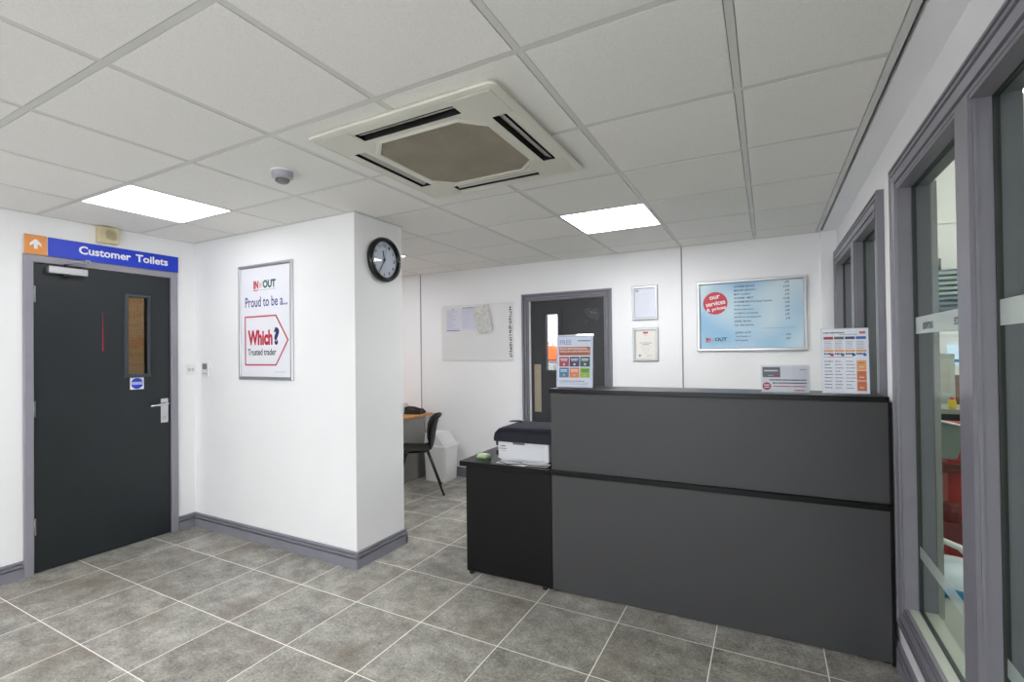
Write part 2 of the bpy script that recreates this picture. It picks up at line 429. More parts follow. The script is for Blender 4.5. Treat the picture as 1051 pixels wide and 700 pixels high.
# ------------------------------------------------------------------ windows on the right wall
ARCH = [(0, -.03), (0, .022), (.012, .022), (.014, .010), (.020, .010), (.024, .024), (.048, .030), (.051, .018), (.057, .018), (.061, .030), (.072, .030), (.075, .018), (.080, .018), (.083, .030), (.092, .030), (.092, 0)]
def wall_window(n, w, mull):
    x0, x1, z0, z1 = w
    f = MB(); f.ring(x0, x1, z0, z1, ARCH)
    # lining
    f.ring(x0+.012, x1-.012, z0+.012, z1-.012, [(0, .02), (.012, .02)])
    f.ring(x0+.012, x1-.012, z0+.012, z1-.012, [(0, .02), (0, -.086)])
    f.ring(x0+.012, x1-.012, z0+.012, z1-.012, [(0, -.086), (.05, -.086), (.05, -.09)])
    # mullion
    f.box(mull-.05, mull+.05, -.024, .085, z0, z1); f.box(mull-.056, mull+.056, -.014, -.006, z0, z1)
    o = f.build('window_%d' % n, FRAME); o.location = (XR, 0, 0); o.rotation_euler[2] = FR; struct(o)
    # glazing bead and sill board as parts
    s = MB(); s.box(x0+.012, x1-.012, -.008, .086, z0+.012, z0+.016); s.build('sill_board', mat('pale_sill', (176, 180, 170), .3), o)
    for a, c in ((x0+.012, mull-.05), (mull+.05, x1-.012)):
        g = MB(); g.box(a, c, .031, .035, z0+.016, z1-.012); p = g.build('pane', GLASS, o)
        e = MB()
        for u, v in ((a, a+.006), (c-.006, c)): e.box(u, v, .026, .040, z0+.016, z1-.012)
        e.box(a, c, .026, .040, z1-.018, z1-.012); e.box(a, c, .026, .040, z0+.016, z0+.020)
        e.build('gasket', mat('dark_gasket', (40, 46, 44), .5), p)
        if n == 1:
            fb = MB()
            for lo, hi, fm in ((1.478, 1.545, FROST), (.570, .620, FROST2)): fb.rect(a+.01, c-.01, lo, hi, .030, fm)
            # text printed on the workshop side, so it reads backwards from here
            Mx = Matrix(((-1, 0, 0, 0), (0, 1, 0, 0), (0, 0, 1, 0), (0, 0, 0, 1)))
            for k in range(2):
                cx = a + (c-a)*(.22 + .5*k)
                fb.text('service', -(cx+.09), -(cx-.04), 1.494, 1.53, .029, mat('print_dark_grey', (70, 76, 76), .5), .01, M=Mx)
            fb.build('frosted_band', FROST, p, fixn=False)
    # a bright metal strip on the workshop side edge
    m_ = MB(); m_.box(x0+.002, x0+.014, .0865, .106, z0, z1); m_.build('edge_strip', SATIN, o)
    return o
wall_window(1, W1, -1.775)
wall_window(2, W2, -3.73)

# ------------------------------------------------------------------ door 1 (customer toilets)
def hinge(parent, x, z, y=-.004):
    h = MB(); h.cyl((x, y-.006, z-.055), .007, .11, 'z', 12); h.box(x-.012, x+.014, y-.004, y+.003, z-.055, z+.055)
    for k in range(1, 5): h.cyl((x, y-.006, z-.055+.022*k-.001), .0078, .002, 'z', 12)
    return h.build('hinge', SATIN, parent)
d = struct(thing('door_1', '', 'door', (XL, 0, 0), FL)); del d['label']; del d['category']
f = MB(); f.ring(1.349, 2.186, 0, 2.056, [(0, -.10), (0, .016), (.004, .020), (.044, .020), (.050, .014), (.050, 0)], closed=False)
f.build('door_frame', FRAME_LIT, d)
l = MB()
wx0, wx1, wz0, wz1 = 1.889, 2.017, 1.290, 1.878
for a, c, e, g in ((D1[0]+.006, wx0, .006, 2.052), (wx1, D1[1], .006, 2.052), (wx0, wx1, .006, wz0), (wx0, wx1, wz1, 2.052)):
    l.box(a, c, .0, .044, e, g)
leaf = l.build('door_leaf', DOOR, d)
f = MB(); f.ring(wx0, wx1, wz0, wz1, [(0, -.044), (0, .012), (.018, .012), (.024, .004), (.024, 0)]); f.box(wx0-.03, wx1+.03, -.018, 0, wz0-.026, wz0-.012)
f.build('glazing_bead', mat('bead_paint', (58, 64, 72), .4), leaf)
g = MB(); g.box(wx0, wx1, .012, .018, wz0, wz1); pn = g.build('pane', DGLASS, leaf)
g = MB()
k = wx0+.008
while k < wx1: g.box(k-.0011, k+.0011, .0185, .0199, wz0, wz1); k += .0125
k = wz0+.006
while k < wz1: g.box(wx0, wx1, .0185, .0199, k-.0011, k+.0011); k += .0125
g.build('wire_mesh', mat('wire_dark', (70, 60, 48), .6), pn)
for z in (1.845, 1.085, .308): hinge(d, 1.347, z)
s = MB(); s.box(1.902, 1.994, -.0015, 0, 1.172, 1.262, WHITE); s.disc(1.948, 1.217, .041, -.0018, BLUE)
s.box(1.905, 1.991, -.002, -.0017, 1.207, 1.229, mat('print_pale_blue', (200, 210, 232), .5))
s.text('FIRE DOOR', 1.909, 1.987, 1.2195, 1.227, -.0023, BLUE, .01); s.text('KEEP SHUT', 1.909, 1.987, 1.209, 1.2165, -.0023, BLUE, .01)
s.build('fire_door_notice', WHITE, leaf)
s = MB(); s.prism([(1.7285, 1.465), (1.7355, 1.465), (1.7345, 1.62), (1.7325, 1.75), (1.7312, 1.75), (1.730, 1.62)], -.0008, 0, mat('red_reflection', (176, 40, 66), .5)); s.build('red_reflection', None, leaf)  # thin red streak painted on the leaf as a reflection
# lever handle
h = MB(); h.box(2.108, 2.166, -.009, 0, .893, 1.087); h.build('handle_plate', SATIN, leaf, bevel=.004)
h = MB(); h.tube([(2.143, -.006, 1.046), (2.143, -.048, 1.046), (2.136, -.056, 1.045), (2.06, -.058, 1.040), (2.025, -.054, 1.036), (2.016, -.044, 1.034)], [.011, .010, .0095, .009, .009, .008], 12); h.build('door_handle', SATIN, leaf)
h = MB(); h.cyl((2.137, -.017, .93), .013, .012, 'y', 20); h.box(2.134, 2.140, -.026, -.012, .92, .94); h.build('thumb_turn', SATIN, leaf)
# closer
h = MB(); h.box(1.415, 1.628, -.052, 0, 1.99, 2.040); h.build('door_closer', SILVER, leaf, bevel=.006)
h = MB(); h.cyl((1.515, -.026, 1.976), .02, .016, 'z', 20); h.cyl((1.515, -.026, 2.04), .013, .022, 'z', 16); h.build('closer_spindle', BPLAS, leaf)
h = MB()
h.tube([(1.515, -.030, 2.050), (1.515, -.030, 2.060), (1.590, -.115, 2.070)], .0055, 8)
h.tube([(1.590, -.115, 2.076), (1.590, -.115, 2.066)], .010, 10)
h.tube([(1.590, -.115, 2.070), (1.636, -.030, 2.094), (1.636, -.020, 2.094)], .0055, 8)
h.box(1.622, 1.650, -.026, -.018, 2.076, 2.112)
h.build('closer_arm', STEEL, leaf)

# sign over door 1
t = thing('direction_sign', 'long orange and blue Customer Toilets sign over the charcoal door', 'sign', (XL, 0, 2.106), FL)
b = MB(); b.box(1.300, 1.414, -.024, -.0205, 0, .128, ORANGE)
b.prism([(1.3475, .035), (1.3665, .035), (1.3665, .068), (1.386, .052), (1.386, .072), (1.362, .098), (1.352, .098), (1.328, .072), (1.328, .052), (1.3475, .068)], -.0252, -.024, WHITE)
b.build('arrow_panel', ORANGE, t)
b = MB(); b.box(1.4195, 2.236, -.024, -.0205, 0, .126, BLUE)
b.text('Customer', 1.585, 1.900, .042, .100, -.0252, WHITE, .028); b.text('Toilets', 1.932, 2.158, .042, .100, -.0252, WHITE, .028)
b.build('lettered_panel', BLUE, t)
b = MB(); b.box(1.300, 2.236, -.0205, 0, .001, .125); b.build('backing', WPLAS, t)

# sounder
t = thing('alarm_sounder', 'small beige slotted sounder box on the wall above the toilet sign', 'alarm', (XL, 1.752, 2.252), FL)
b = MB(); b.box(-.064, .064, -.055, 0, 0, .117); b.build('housing', BEIGE, t, bevel=.006)
b = MB()
for k in range(-3, 4):
    L_ = .038 - abs(k)*.007
    b.box(-L_, L_, -.0575, -.0545, -.0018, .0018, None, Matrix.Translation((.010+k*.0076, 0, .060-k*.0084)) @ Matrix.Rotation(R(-42), 4, 'Y'))
b.build('slots', mat('slot_shadow', (92, 84, 62), .7), t)

# switch
t = thing('light_switch', 'white two-gang light switch beside the charcoal door', 'switch', (XL, 2.350, 1.265), FL)
b = MB(); b.box(-.043, .022, -.009, 0, 0, .088); b.build('plate', WPLAS, t, bevel=.002)
for x in (-.025, .004):
    b = MB(); b.box(x-.009, x+.009, -.014, -.008, .03, .058, None); b.build('rocker', GPLAS, t, bevel=.001)
# thermostat
t = thing('thermostat', 'white wall thermostat with grey screen near the wall corner', 'thermostat', (-4.08, YF, 1.250), 0)
b = MB(); b.box(-.05, .05, -.026, 0, 0, .122); b.build('housing', WPLAS, t, bevel=.004)
b = MB(); b.box(-.033, .028, -.0275, -.025, .062, .108); b.build('screen', mat('lcd_grey', (112, 116, 112), .3), t)
for x in (-.024, -.002, .020):
    b = MB(); b.box(x-.008, x+.008, -.029, -.025, .022, .034); b.build('button', GPLAS, t)

# ------------------------------------------------------------------ framed poster
def logo(b, x0, x1, z0, z1, y, M=None):
    """IN'n'OUT wordmark"""
    w = x1-x0; h = z1-z0
    b.text('IN', x0+w*.02, x0+w*.225, z0+h*.12, z1, y, RED, .05, M=M)
    b.rect(x0, x0+w*.015, z0-h*.08, z1, y, RED, M); b.rect(x0, x0+w*.22, z0-h*.10, z0, y, RED, M)
    b.text("'n'", x0+w*.25, x0+w*.41, z0+h*.2, z0+h*.9, y, ORG2, .02, M=M)
    b.text('OUT', x0+w*.43, x1, z0+h*.12, z1, y, TEAL, .05, M=M)
    b.rect(x0+w*.26, x1, z0-h*.06, z0-h*.02, y, GREY, M)
SNAP = [(0, .002), (0, .014), (.006, .018), (.018, .018), (.026, .010), (.026, 0)]
t = thing('framed_poster', 'tall silver-framed Which? Trusted trader poster on the white wall', 'poster', (-3.338, YF, 1.236), 0)
w, h_ = .312, .88
b = MB(); b.ring(-w+.024, w-.024, .024, h_-.024, SNAP); b.build('frame', SILVER, t)
b = MB(); b.box(-w+.02, w-.02, -.006, 0, .02, h_-.02, mat('poster_pale', (232, 233, 240), .35))
y = -.0066
logo(b, -.135, .125, .685, .755, y)
b.text('Proud to be a...', -.235, .255, .555, .632, y, INDIGO, .012)
hexo = [(-.243, .108), (.128, .108), (.265, .297), (.128, .487), (-.243, .487)]
cx, cz = -.02, .297
def inner(p, k):
    return (cx+(p[0]-cx)*k, cz+(p[1]-cz)*k)
o_ = [(p[0], y, p[1]) for p in hexo]; i_ = [((q := inner(p, .945))[0], y, q[1]) for p in hexo]
b.faces(o_+i_, [(k, (k+1) % 5, 5+(k+1) % 5, 5+k) for k in range(5)], RED)
b.text('Which', -.205, .085, .262, .378, y, RED, .045); b.text('?', .098, .160, .262, .395, y, NAVY, .06)
b.text('Trusted trader', -.205, .125, .186, .235, y, BLACK, .018)
b.rect(.10, .235, .058, .064, y, LGREY)
b.build('print', None, t)

# clock
t = thing('wall_clock', 'round black-rimmed wall clock on the side of the white column', 'clock', (XC, 2.643, 2.093), FL)
b = MB(); b.lathe([(0, 0), (.150, 0), (.158, -.006), (.160, -.022), (.154, -.040), (.142, -.046), (.131, -.042), (.128, -.030), (.128, -.012), (0, -.012)], n=64, axis='y'); b.build('rim', mat('gloss_black', (18, 18, 20), .18), t)
b = MB(); b.cyl((0, -.016, 0), .1285, .003, 'y', 64); b.build('dial', mat('clock_dial', (206, 212, 224), .5), t)
b = MB()
for k in range(1, 13):
    a = PI/2 - k*PI/6; sx, sz = .104*math.cos(a), .104*math.sin(a); wd = .009 if k < 10 else .014
    b.text(str(k), sx-wd, sx+wd, sz-.011, sz+.011, -.0168, BLACK, .02)
for k in range(60):
    a = k*PI/30; b.box(-.0005, .0005, -.0172, -.0165, .119, .125, BLACK, Matrix.Rotation(a, 4, 'Y'))
b.build('numerals', BLACK, t)
b = MB(); b.box(-.0045, .0045, -.020, -.018, -.015, .066, None, Matrix.Rotation(R(-12.5), 4, 'Y')); b.build('hour_hand', BLACK, t)
b = MB(); b.box(-.003, .003, -.023, -.021, -.015, .092, None, Matrix.Rotation(R(210), 4, 'Y')); b.cyl((0, -.026, 0), .007, .01, 'y', 16); b.build('minute_hand', BLACK, t)
b = MB(); b.box(-.0007, .0007, -.0255, -.0245, -.03, .108, None, Matrix.Rotation(R(8), 4, 'Y')); b.build('second_hand', BLACK, t)
b = MB(); b.lathe([(0, -.034), (.08, -.0335), (.1285, -.031)], n=48, axis='y'); b.build('lens', ACRYL, t)

def squig(b, x0, x1, z, y, m, h=.003, M=None):
    x = x0
    while x < x1:
        q = min(x1, x+random.uniform(.004, .013)); b.rect(x, q, z-h/2, z+h/2, y, m, M); x = q+.002
# ------------------------------------------------------------------ ceiling: lights, smoke detector, cassette unit
def lamp(e): return mat('light_diffuser_%d' % e, (255, 255, 255), .5, emit=(251, 252, 255), estr=e)
GL = 'square light panels set in the ceiling grid'
def light_panel(label, i, j, power):
    x, y = GX0+i*GS, GY0+j*GS
    t = thing('ceiling_light', label, 'light', (x+GS/2, y+GS/2, H), 0, GL)
    b = MB(); b.box(-.287, .287, -.287, .287, -.002, .003); b.build('diffuser', lamp(power), t)
    b = MB(); s_ = .2885
    for a in ((-s_, s_, -s_, -s_+.004), (-s_, s_, s_-.004, s_), (-s_, -s_+.004, -s_, s_), (s_-.004, s_, -s_, s_)): b.box(*a, -.003, .004)
    b.build('frame', WPLAS, t)
light_panel('lit square light panel in the ceiling in front of the toilet door', -3, 1, 5)
light_panel('lit square light panel in the ceiling above the reception counter', 1, 4, 21)
light_panel('added unseen square light panel in the ceiling behind the white column', -4, 4, 11)  # hidden panel added to brighten the back area
light_panel('added unseen square light panel overhead behind the viewer, nearest the white column', -1, -2, 17)  # out-of-view panel added to throw light towards the right wall
light_panel('added unseen square light panel nearest the side windows behind the viewer', 1, -4, 15)  # out-of-view panel added to fill the room from behind
light_panel('added unseen square light panel behind the viewer nearest the front opening', -1, -5, 26)  # another panel added behind the camera for overall brightness

t = thing('downlight', 'tiny round downlight in the ceiling just past the edge of the white column', 'light', (-3.13, 3.70, H))
b = MB(); b.lathe([(.024, .001), (.040, .001), (.038, -.006), (.026, -.004), (.024, .001)], n=24); b.build('bezel', WPLAS, t)
b = MB(); b.cyl((0, 0, -.002), .025, .003, 'z', 24); b.build('lens', lamp(14), t)
t = thing('smoke_detector', 'small round grey smoke detector on the ceiling beside the cassette unit', 'smoke detector', (-2.2, 1.665, H+.004))
b = MB(); b.lathe([(0, 0), (.053, 0), (.056, -.010), (.050, -.013)], n=40); b.build('base', WPLAS, t)
b = MB(); b.lathe([(.051, -.010), (.053, -.020), (.050, -.040), (.036, -.046), (0, -.046)], n=40); b.build('body', mat('detector_grey', (176, 176, 186), .4), t)
b = MB(); b.lathe([(.030, -.044), (.030, -.060), (.026, -.066), (0, -.067)], n=24)
for k in range(8):
    a = k*PI/4; b.box(-.002, .002, .026, .034, -.062, -.044, None, Matrix.Rotation(a, 4, 'Z'))
b.build('sensor_cage', mat('cage_grey', (120, 120, 124), .5), t)

t = thing('ceiling_air_conditioner', 'square cream ceiling cassette air conditioner with a brown dusty grille', 'air conditioner', ((acx0+acx1)/2, (acy0+acy1)/2, H))
hs = .467
def rrect(hs, r, n=6):
    p = []
    for cx, cy, a0 in ((hs-r, hs-r, 0), (-hs+r, hs-r, 90), (-hs+r, -hs+r, 180), (hs-r, -hs+r, 270)):
        for i in range(n+1):
            a = R(a0+90*i/n); p.append((cx+r*math.cos(a), cy+r*math.sin(a)))
    return p
b = MB()
# outer shell as rings going down and inwards
rings = [(hs-.022, .03, .0), (hs-.012, .03, -.012), (hs, .03, -.022), (hs-.003, .03, -.028), (hs-.020, .026, -.031), (hs-.022, .026, -.029), (.435, .02, -.030)]
allv = []; n_ = 28
for hh, r, z in rings: allv += [(x, y, z) for x, y in rrect(hh, r)]
fs = []
for k in range(len(rings)-1):
    for i in range(n_): fs.append((k*n_+i, k*n_+(i+1) % n_, (k+1)*n_+(i+1) % n_, (k+1)*n_+i))
b.faces(allv, fs)
# face with slots (grid of cells minus holes): slots at 0.345..0.395 from the centre, 0.25 half length
S0, S1, SL = .335, .400, .25
gh = .305
cuts = sorted([-.435, -S1, -S0, -gh, -SL, SL, gh, S0, S1, .435])
for a, c in zip(cuts, cuts[1:]):
    for d_, e in zip(cuts, cuts[1:]):
        mx, my = (a+c)/2, (d_+e)/2
        if (S0 < abs(mx) < S1 and abs(my) < SL) or (S0 < abs(my) < S1 and abs(mx) < SL): continue
        if abs(mx) < gh and abs(my) < gh: continue
        b.faces([(a, d_, -.030), (c, d_, -.030), (c, e, -.030), (a, e, -.030)], [(0, 1, 2, 3)])
# slot walls
for q in range(4):
    M_ = Matrix.Rotation(q*PI/2, 4, 'Z')
    # corner plates of the octagon
    c1 = .215
    b.faces([(gh, c1, -.031), (gh, gh, -.031), (c1, gh, -.031)], [(0, 1, 2)], M=M_)
b.build('fascia', ACW, t)
# grille surround + lattice
def octc(x, gh=.285, c=.195):       # half-extent at coordinate x
    x = abs(x)
    return gh if x <= c else gh-(x-c)
b = MB()
oc = lambda g, c: [(g, -c), (g, c), (c, g), (-c, g), (-g, c), (-g, -c), (-c, -g), (c, -g)]
A = [(x, y, -.030) for x, y in oc(.3055, .215)]; B = [(x, y, -.034) for x, y in oc(.298, .207)]; C_ = [(x, y, -.034) for x, y in oc(.288, .198)]; D_ = [(x, y, -.024) for x, y in oc(.285, .195)]
b.faces(A+B+C_+D_, [(k*8+i, k*8+(i+1) % 8, (k+1)*8+(i+1) % 8, (k+1)*8+i) for k in range(3) for i in range(8)])
b.build('grille_surround', ACW, t)
b = MB(); p = -.283
while p < .284:
    e = octc(p); b.box(p-.0024, p+.0024, -e, e, -.031, -.026); b.box(-e, e, p-.0024, p+.0024, -.0305, -.0265); p += .0110
b.build('grille', ACD, t)
b = MB(); b.faces([(x, y, -.012) for x, y in oc(.29, .2)], [tuple(range(8))]); b.build('filter', mat('dusty_filter', (74, 68, 52), .9), t)
for q in range(4):
    M_ = Matrix.Rotation(q*PI/2, 4, 'Z')
    b = MB(); b.faces([(-SL, S0, -.029), (SL, S0, -.029), (SL, S1, -.029), (-SL, S1, -.029), (-SL, S0, .0), (SL, S0, .0), (SL, S1, .0), (-SL, S1, .0)], [(0, 1, 5, 4), (1, 2, 6, 5), (2, 3, 7, 6), (3, 0, 4, 7), (4, 5, 6, 7)], M=M_)
    b.build('slot_cavity', DARK, t, fixn=False)
    b = MB()
    Mv = M_ @ Matrix.Translation((0, S0+.030, -.0165)) @ Matrix.Rotation(R(-27), 4, 'X')
    b.box(-SL+.010, SL-.010, -.020, .018, -.0015, .0015, None, Mv)

    b.build('louvre', mat('louvre_grey', (190, 189, 182), .4), t)
for q in range(4):
    M_ = Matrix.Rotation(q*PI/2, 4, 'Z'); b = MB()
    b.prism([(SL+.005, .432), (.432, .432), (.432, SL+.005), (S0, SL+.005), (.304, .224), (.224, .304), (SL+.005, S0)], -.0325, -.0302, M=M_, axis='z')
    b.build('corner_cover', mat('cream_cover', (216, 214, 202), .45), t, bevel=.0006, seg=1)

# ------------------------------------------------------------------ door 2 in the back wall
d = thing('door_2', '', 'door', (0, YB, 0), 0); del d['label']; del d['category']; struct(d)
f = MB(); f.ring(-2.243, -1.420, 0, 1.963, [(0, -.10), (0, .004), (.004, .016), (.016, .016), (.018, .004), (.024, .004), (.028, .020), (.044, .022), (.047, .008), (.053, .008), (.057, .026), (.076, .028), (.080, .0)], closed=False)
f.build('door_frame', FRAME, d)
l = MB(); wx0, wx1, wz0, wz1 = -2.056, -1.925, 1.232, 1.815
for a, c, e, g in ((-2.240, wx0, .006, 1.960), (wx1, -1.423, .006, 1.960), (wx0, wx1, .006, wz0), (wx0, wx1, wz1, 1.960)): l.box(a, c, .03, .074, e, g)
leaf = l.build('door_leaf', DOOR2, d)
f = MB()
for a, c, e, g in ((wx0-.045, wx0, wz0-.045, wz1+.045), (wx1, wx1+.045, wz0-.045, wz1+.045), (wx0, wx1, wz1, wz1+.045), (wx0, wx1, wz0-.045, wz0)): f.box(a, c, .018, .031, e, g)
f.build('glazing_bead', mat('black_bead', (44, 46, 49), .4), leaf, bevel=.003)
g = MB(); g.box(wx0, wx1, .048, .054, wz0, wz1); g.build('pane', ACRYL, leaf)
b = MB(); b.box(-2.199, -2.122, .027, .030, .787, 1.291); b.build('push_plate', mat('aged_brass_plate', (166, 154, 134), .42, metal=.4, noise=.08, nscale=40), leaf)
b = MB()
for k in range(60):
    a = random.gauss(-1.545, .04); z = random.gauss(1.795, .035); q = random.uniform(.003, .011)
    if -1.66 < a < -1.44 and 1.7 < z < 1.9: b.box(a-q, a+q, .0295, .0300, z-.001, z+.001, None, Matrix.Translation((a, 0, z)) @ Matrix.Rotation(random.uniform(-1, 1), 4, 'Y') @ Matrix.Translation((-a, 0, -z)))
b.build('chalk_marks', mat('chalk', (150, 154, 156), .8), leaf)

# ------------------------------------------------------------------ whiteboard and papers
t = thing('whiteboard', 'frameless white magnetic board with papers on the back wall', 'whiteboard', (-2.902, YB, 1.335), 0)
b = MB(); b.box(-.470, .472, -.014, -.001, 0, .635); b.build('board', mat('whiteboard_enamel', (226, 226, 226), .22), t, bevel=.003)
b = MB(); z = .045
while z < .585:
    for k in range(3):
        x = random.uniform(.43, .455); w = random.uniform(.004, .010); hh = random.uniform(.003, .008)
        b.box(x-w, x+w, -.0165, -.0139, z-hh, z+hh, None, Matrix.Translation((x, 0, z)) @ Matrix.Rotation(random.choice((0, .6, -.6, 1.2)), 4, 'Y') @ Matrix.Translation((-x, 0, -z)))
    z += random.uniform(.020, .030)
b.build('marker_column', BLACK, t)
def sheet(label, x0, x1, z0, z1, blue, holder=YB-.0145):
    t = thing('paper_sheet', label, 'paper', ((x0+x1)/2, holder, z0), 0, 'papers pinned on the whiteboard')
    w = (x1-x0)/2; hh = z1-z0
    b = MB(); b.box(-w, w, -.0008, 0, 0, hh, mat('bluish_paper', (216, 217, 230), .7)); b.build('page', None, t)
    b = MB(); z = hh-.02
    while z > .03:
        c = random.uniform(.4, .95); b.rect(-w+.012, -w+.012+(2*w-.024)*c, z-.0018, z, -.0013, mat('print_lilac_grey', (150, 150, 178), .6)); z -= .0125
    if blue: b.rect(-w+.008, w-.01, .012, .020, -.0013, mat('print_slate', (96, 98, 120), .6))
    else: b.rect(-w+.02, w-.03, hh-.012, hh-.006, -.0013, INDIGO)
    b.build('print', None, t)
    m_ = MB(); m_.cyl((0, -.006, hh-.008), .007, .005, 'y', 14); m_.build('magnet', GREY, t)
sheet('printed paper sheet at the left side of the whiteboard', -3.31, -3.115, 1.665, 1.935, True)
sheet('printed paper sheet just right of the leftmost one on the whiteboard', -3.10, -2.895, 1.68, 1.945, False)
# crumpled clear sheet with grey print
b = MB(); n = 16; vs = []
for i in range(n+1):
    for j in range(n+1):
        u, v = i/n-.5, j/n-.5
        vs.append((u*.19+v*-.07+random.uniform(-.004, .004), -.012-random.uniform(0, .016), v*.30+u*.03+random.uniform(-.004, .004)))
b.faces(vs, [(i*(n+1)+j, (i+1)*(n+1)+j, (i+1)*(n+1)+j+1, i*(n+1)+j+1) for i in range(n) for j in range(n)])
o = b.build('crumpled_sheet', mat('crumpled_grey_film', (216, 215, 212), .3, noise=.14, nscale=30), None)
o.location = (-2.80, YB-.014, 1.80); tag(o, 'crumpled greyish plastic sheet stuck near the middle of the whiteboard', 'paper')

# small framed certificates
def cert(label, x0, x1, z0, z1, kind):
    t = thing('framed_certificate', label, 'certificate', ((x0+x1)/2, YB, z0), 0, 'small silver frames one above the other')
    w, hh = (x1-x0)/2, z1-z0
    b = MB(); b.ring(-w+.026, w-.026, .026, hh-.026, SNAP); b.build('frame', SILVER, t)
    b = MB(); b.box(-w+.02, w-.02, -.006, 0, .02, hh-.02, mat('cert_blue', (222, 225, 238), .4) if kind == 0 else mat('cert_cream', (232, 229, 220), .4))
    y = -.0066
    if kind == 0:
        b.rect(-w+.035, -w+.065, hh-.055, hh-.042, y, GREY)
        z = hh-.075
        while z > .06: b.rect(-w+.04, -w+.04+random.uniform(.08, .15), z-.0022, z, y, LGREY); z -= .0105
    else:
        b.rect(-.022, .022, hh-.056, hh-.040, y, RED); b.rect(-.012, .012, hh-.075, hh-.072, y, ORG2)
        b.text('Certificate', -.055, .055, hh*.5+.008, hh*.5+.024, y, GREY, .01); b.rect(-.03, .03, hh*.5-.004, hh*.5, y, BLACK)
        for k in range(5): b.rect(-.05+.008*k, .05-.008*k, hh*.5-.025-k*.015, hh*.5-.022-k*.015, y, LGREY)
        b.disc(-.055, .055, .012, y, GREY, 16); b.rect(.01, .06, .052, .055, y, GREY); b.rect(.01, .05, .062, .064, y, LGREY)
    b.build('print', None, t)
cert('upper small silver-framed letter on the back wall', -1.139, -.898, 1.713, 2.041, 0)
cert('lower small silver-framed certificate with red crest on the back wall', -1.137, -.897, 1.322, 1.641, 1)

# ------------------------------------------------------------------ services board
t = thing('price_board', 'wide silver-framed pale blue services and prices board on the back wall', 'notice board', (-.130, YB, 1.412), 0)
w, hh = .424, .620
b = MB(); b.ring(-w+.026, w-.026, .026, hh-.026, [(0, .002), (0, .020), (.006, .026), (.020, .026), (.028, .014), (.028, 0)]); b.build('frame', SILVER, t)
b = MB(); b.box(-w+.02, w-.02, -.008, 0, .02, hh-.02, PBLUE)
y = -.0086
b.disc(-.272, .425, .100, y, mat('circle_red', (200, 44, 60), .4), 48); y2 = -.0092; ro = R(9)
b.text('our', -.318, -.232, .462, .492, y2, WHITE, .02, ro); b.text('services', -.350, -.190, .405, .445, y2, WHITE, .02, ro); b.text('& prices', -.345, -.185, .352, .392, y2, WHITE, .02, ro)
logo(b, -.352, -.182, .082, .120, y)
rows = [('INTERIM SERVICE', '£99'), ('MASTER SERVICE +', '£169'), ('MOT CLASS 4', '£45'), ('INTERIM + MOT', '£79'), ('INTERIM SERVICE Event Control', '£135'), ('WHEEL Alignment', '£39'),
        ('BRAKE System Service', '£69'), ('INTERIM Air Con Recharge', '£49'), ('MASTER Air Con Replacement', '£75'), ('DIESEL Service', '£ 8'), ('Car Valet Service', '')]
z = .560
for k, (a, c) in enumerate(rows):
    b.textl(a, -.118, z, .0175, y, NAVY, .012, .88)
    if c: b.textl(c, .300, z+.012, .0175, y, NAVY, .012, .9, 'r')
    z -= .0335
b.rect(.10, .345, .190, .193, y, GREY); b.rect(-.07, .01, .188, .190, y, LGREY)
for k, (a, c) in enumerate((('SUPPLY & FIT', ''), ('Tyre Disposal x 4', '£16'), ('Full Diagnostic', '£57'))):
    b.textl(a, -.113, .158-k*.034, .0175, y, NAVY, .012, .9)
    if c: b.textl(c, .306, .170-k*.034, .0175, y, NAVY, .012, .9, 'r')
b.build('print', None, t)

# ------------------------------------------------------------------ reception counter
ANG = R(1.72)
ORG_ = Vector((-1.735, 2.655, 0))
def desk_local(x, y, z):   # local -> world
    return Vector((ORG_.x + x*math.cos(ANG) - y*math.sin(ANG), ORG_.y + x*math.sin(ANG) + y*math.cos(ANG), z))
t = thing('side_desk', 'low black desk unit on the left of the grey reception counter', 'desk', ORG_, ANG)
b = MB(); b.box(0, .590, 0, .022, .018, .690); b.build('front_panel', BLACKLAM, t, bevel=.0012)
b = MB(); b.box(-.040, .590, -.018, .66, .690, .722); b.build('desk_top', BLACKTOP, t, bevel=.0025)
b = MB(); b.box(.0, .022, .024, .62, .0, .689); b.build('side_panel', BLACKLAM, t)
b = MB(); b.box(.556, .578, .024, .62, .0, .689); b.build('side_panel', BLACKLAM, t)
for x in (.03, .54):
    b = MB(); b.cyl((x, .011, 0), .016, .018, 'z', 16); b.build('glide', BPLAS, t)

t = thing('reception_counter', 'tall two-panel grey reception counter with black top and band', 'counter', ORG_, ANG)
XA, XB = .594, 2.210
b = MB(); b.box(XA, XB, 0, .022, .016, .693); b.build('lower_panel', GREYLAM, t, bevel=.0012)
b = MB(); b.box(XA, XB, 0, .022, .723, 1.178); b.build('upper_panel', GREYLAM, t, bevel=.0012)
b = MB(); b.box(XA-.002, XB+.006, -.016, .70, .694, .722); b.build('worktop', BLACKTOP, t, bevel=.002)
b = MB(); b.box(XA-.006, XB+.002, -.016, .29, 1.179, 1.204); b.build('counter_top', BLACKTOP, t, bevel=.002)
for x in (XA+.004, XB-.028):
    b = MB(); b.box(x, x+.022, .024, .27, .723, 1.178); b.build('end_panel', BLACKLAM, t)
    b = MB(); b.box(x, x+.022, .024, .68, .0, .693); b.build('end_panel', BLACKLAM, t)
b = MB(); b.box(XB, XB+.013, .004, .022, .0, 1.178); b.build('end_strip', BLACKLAM, t)

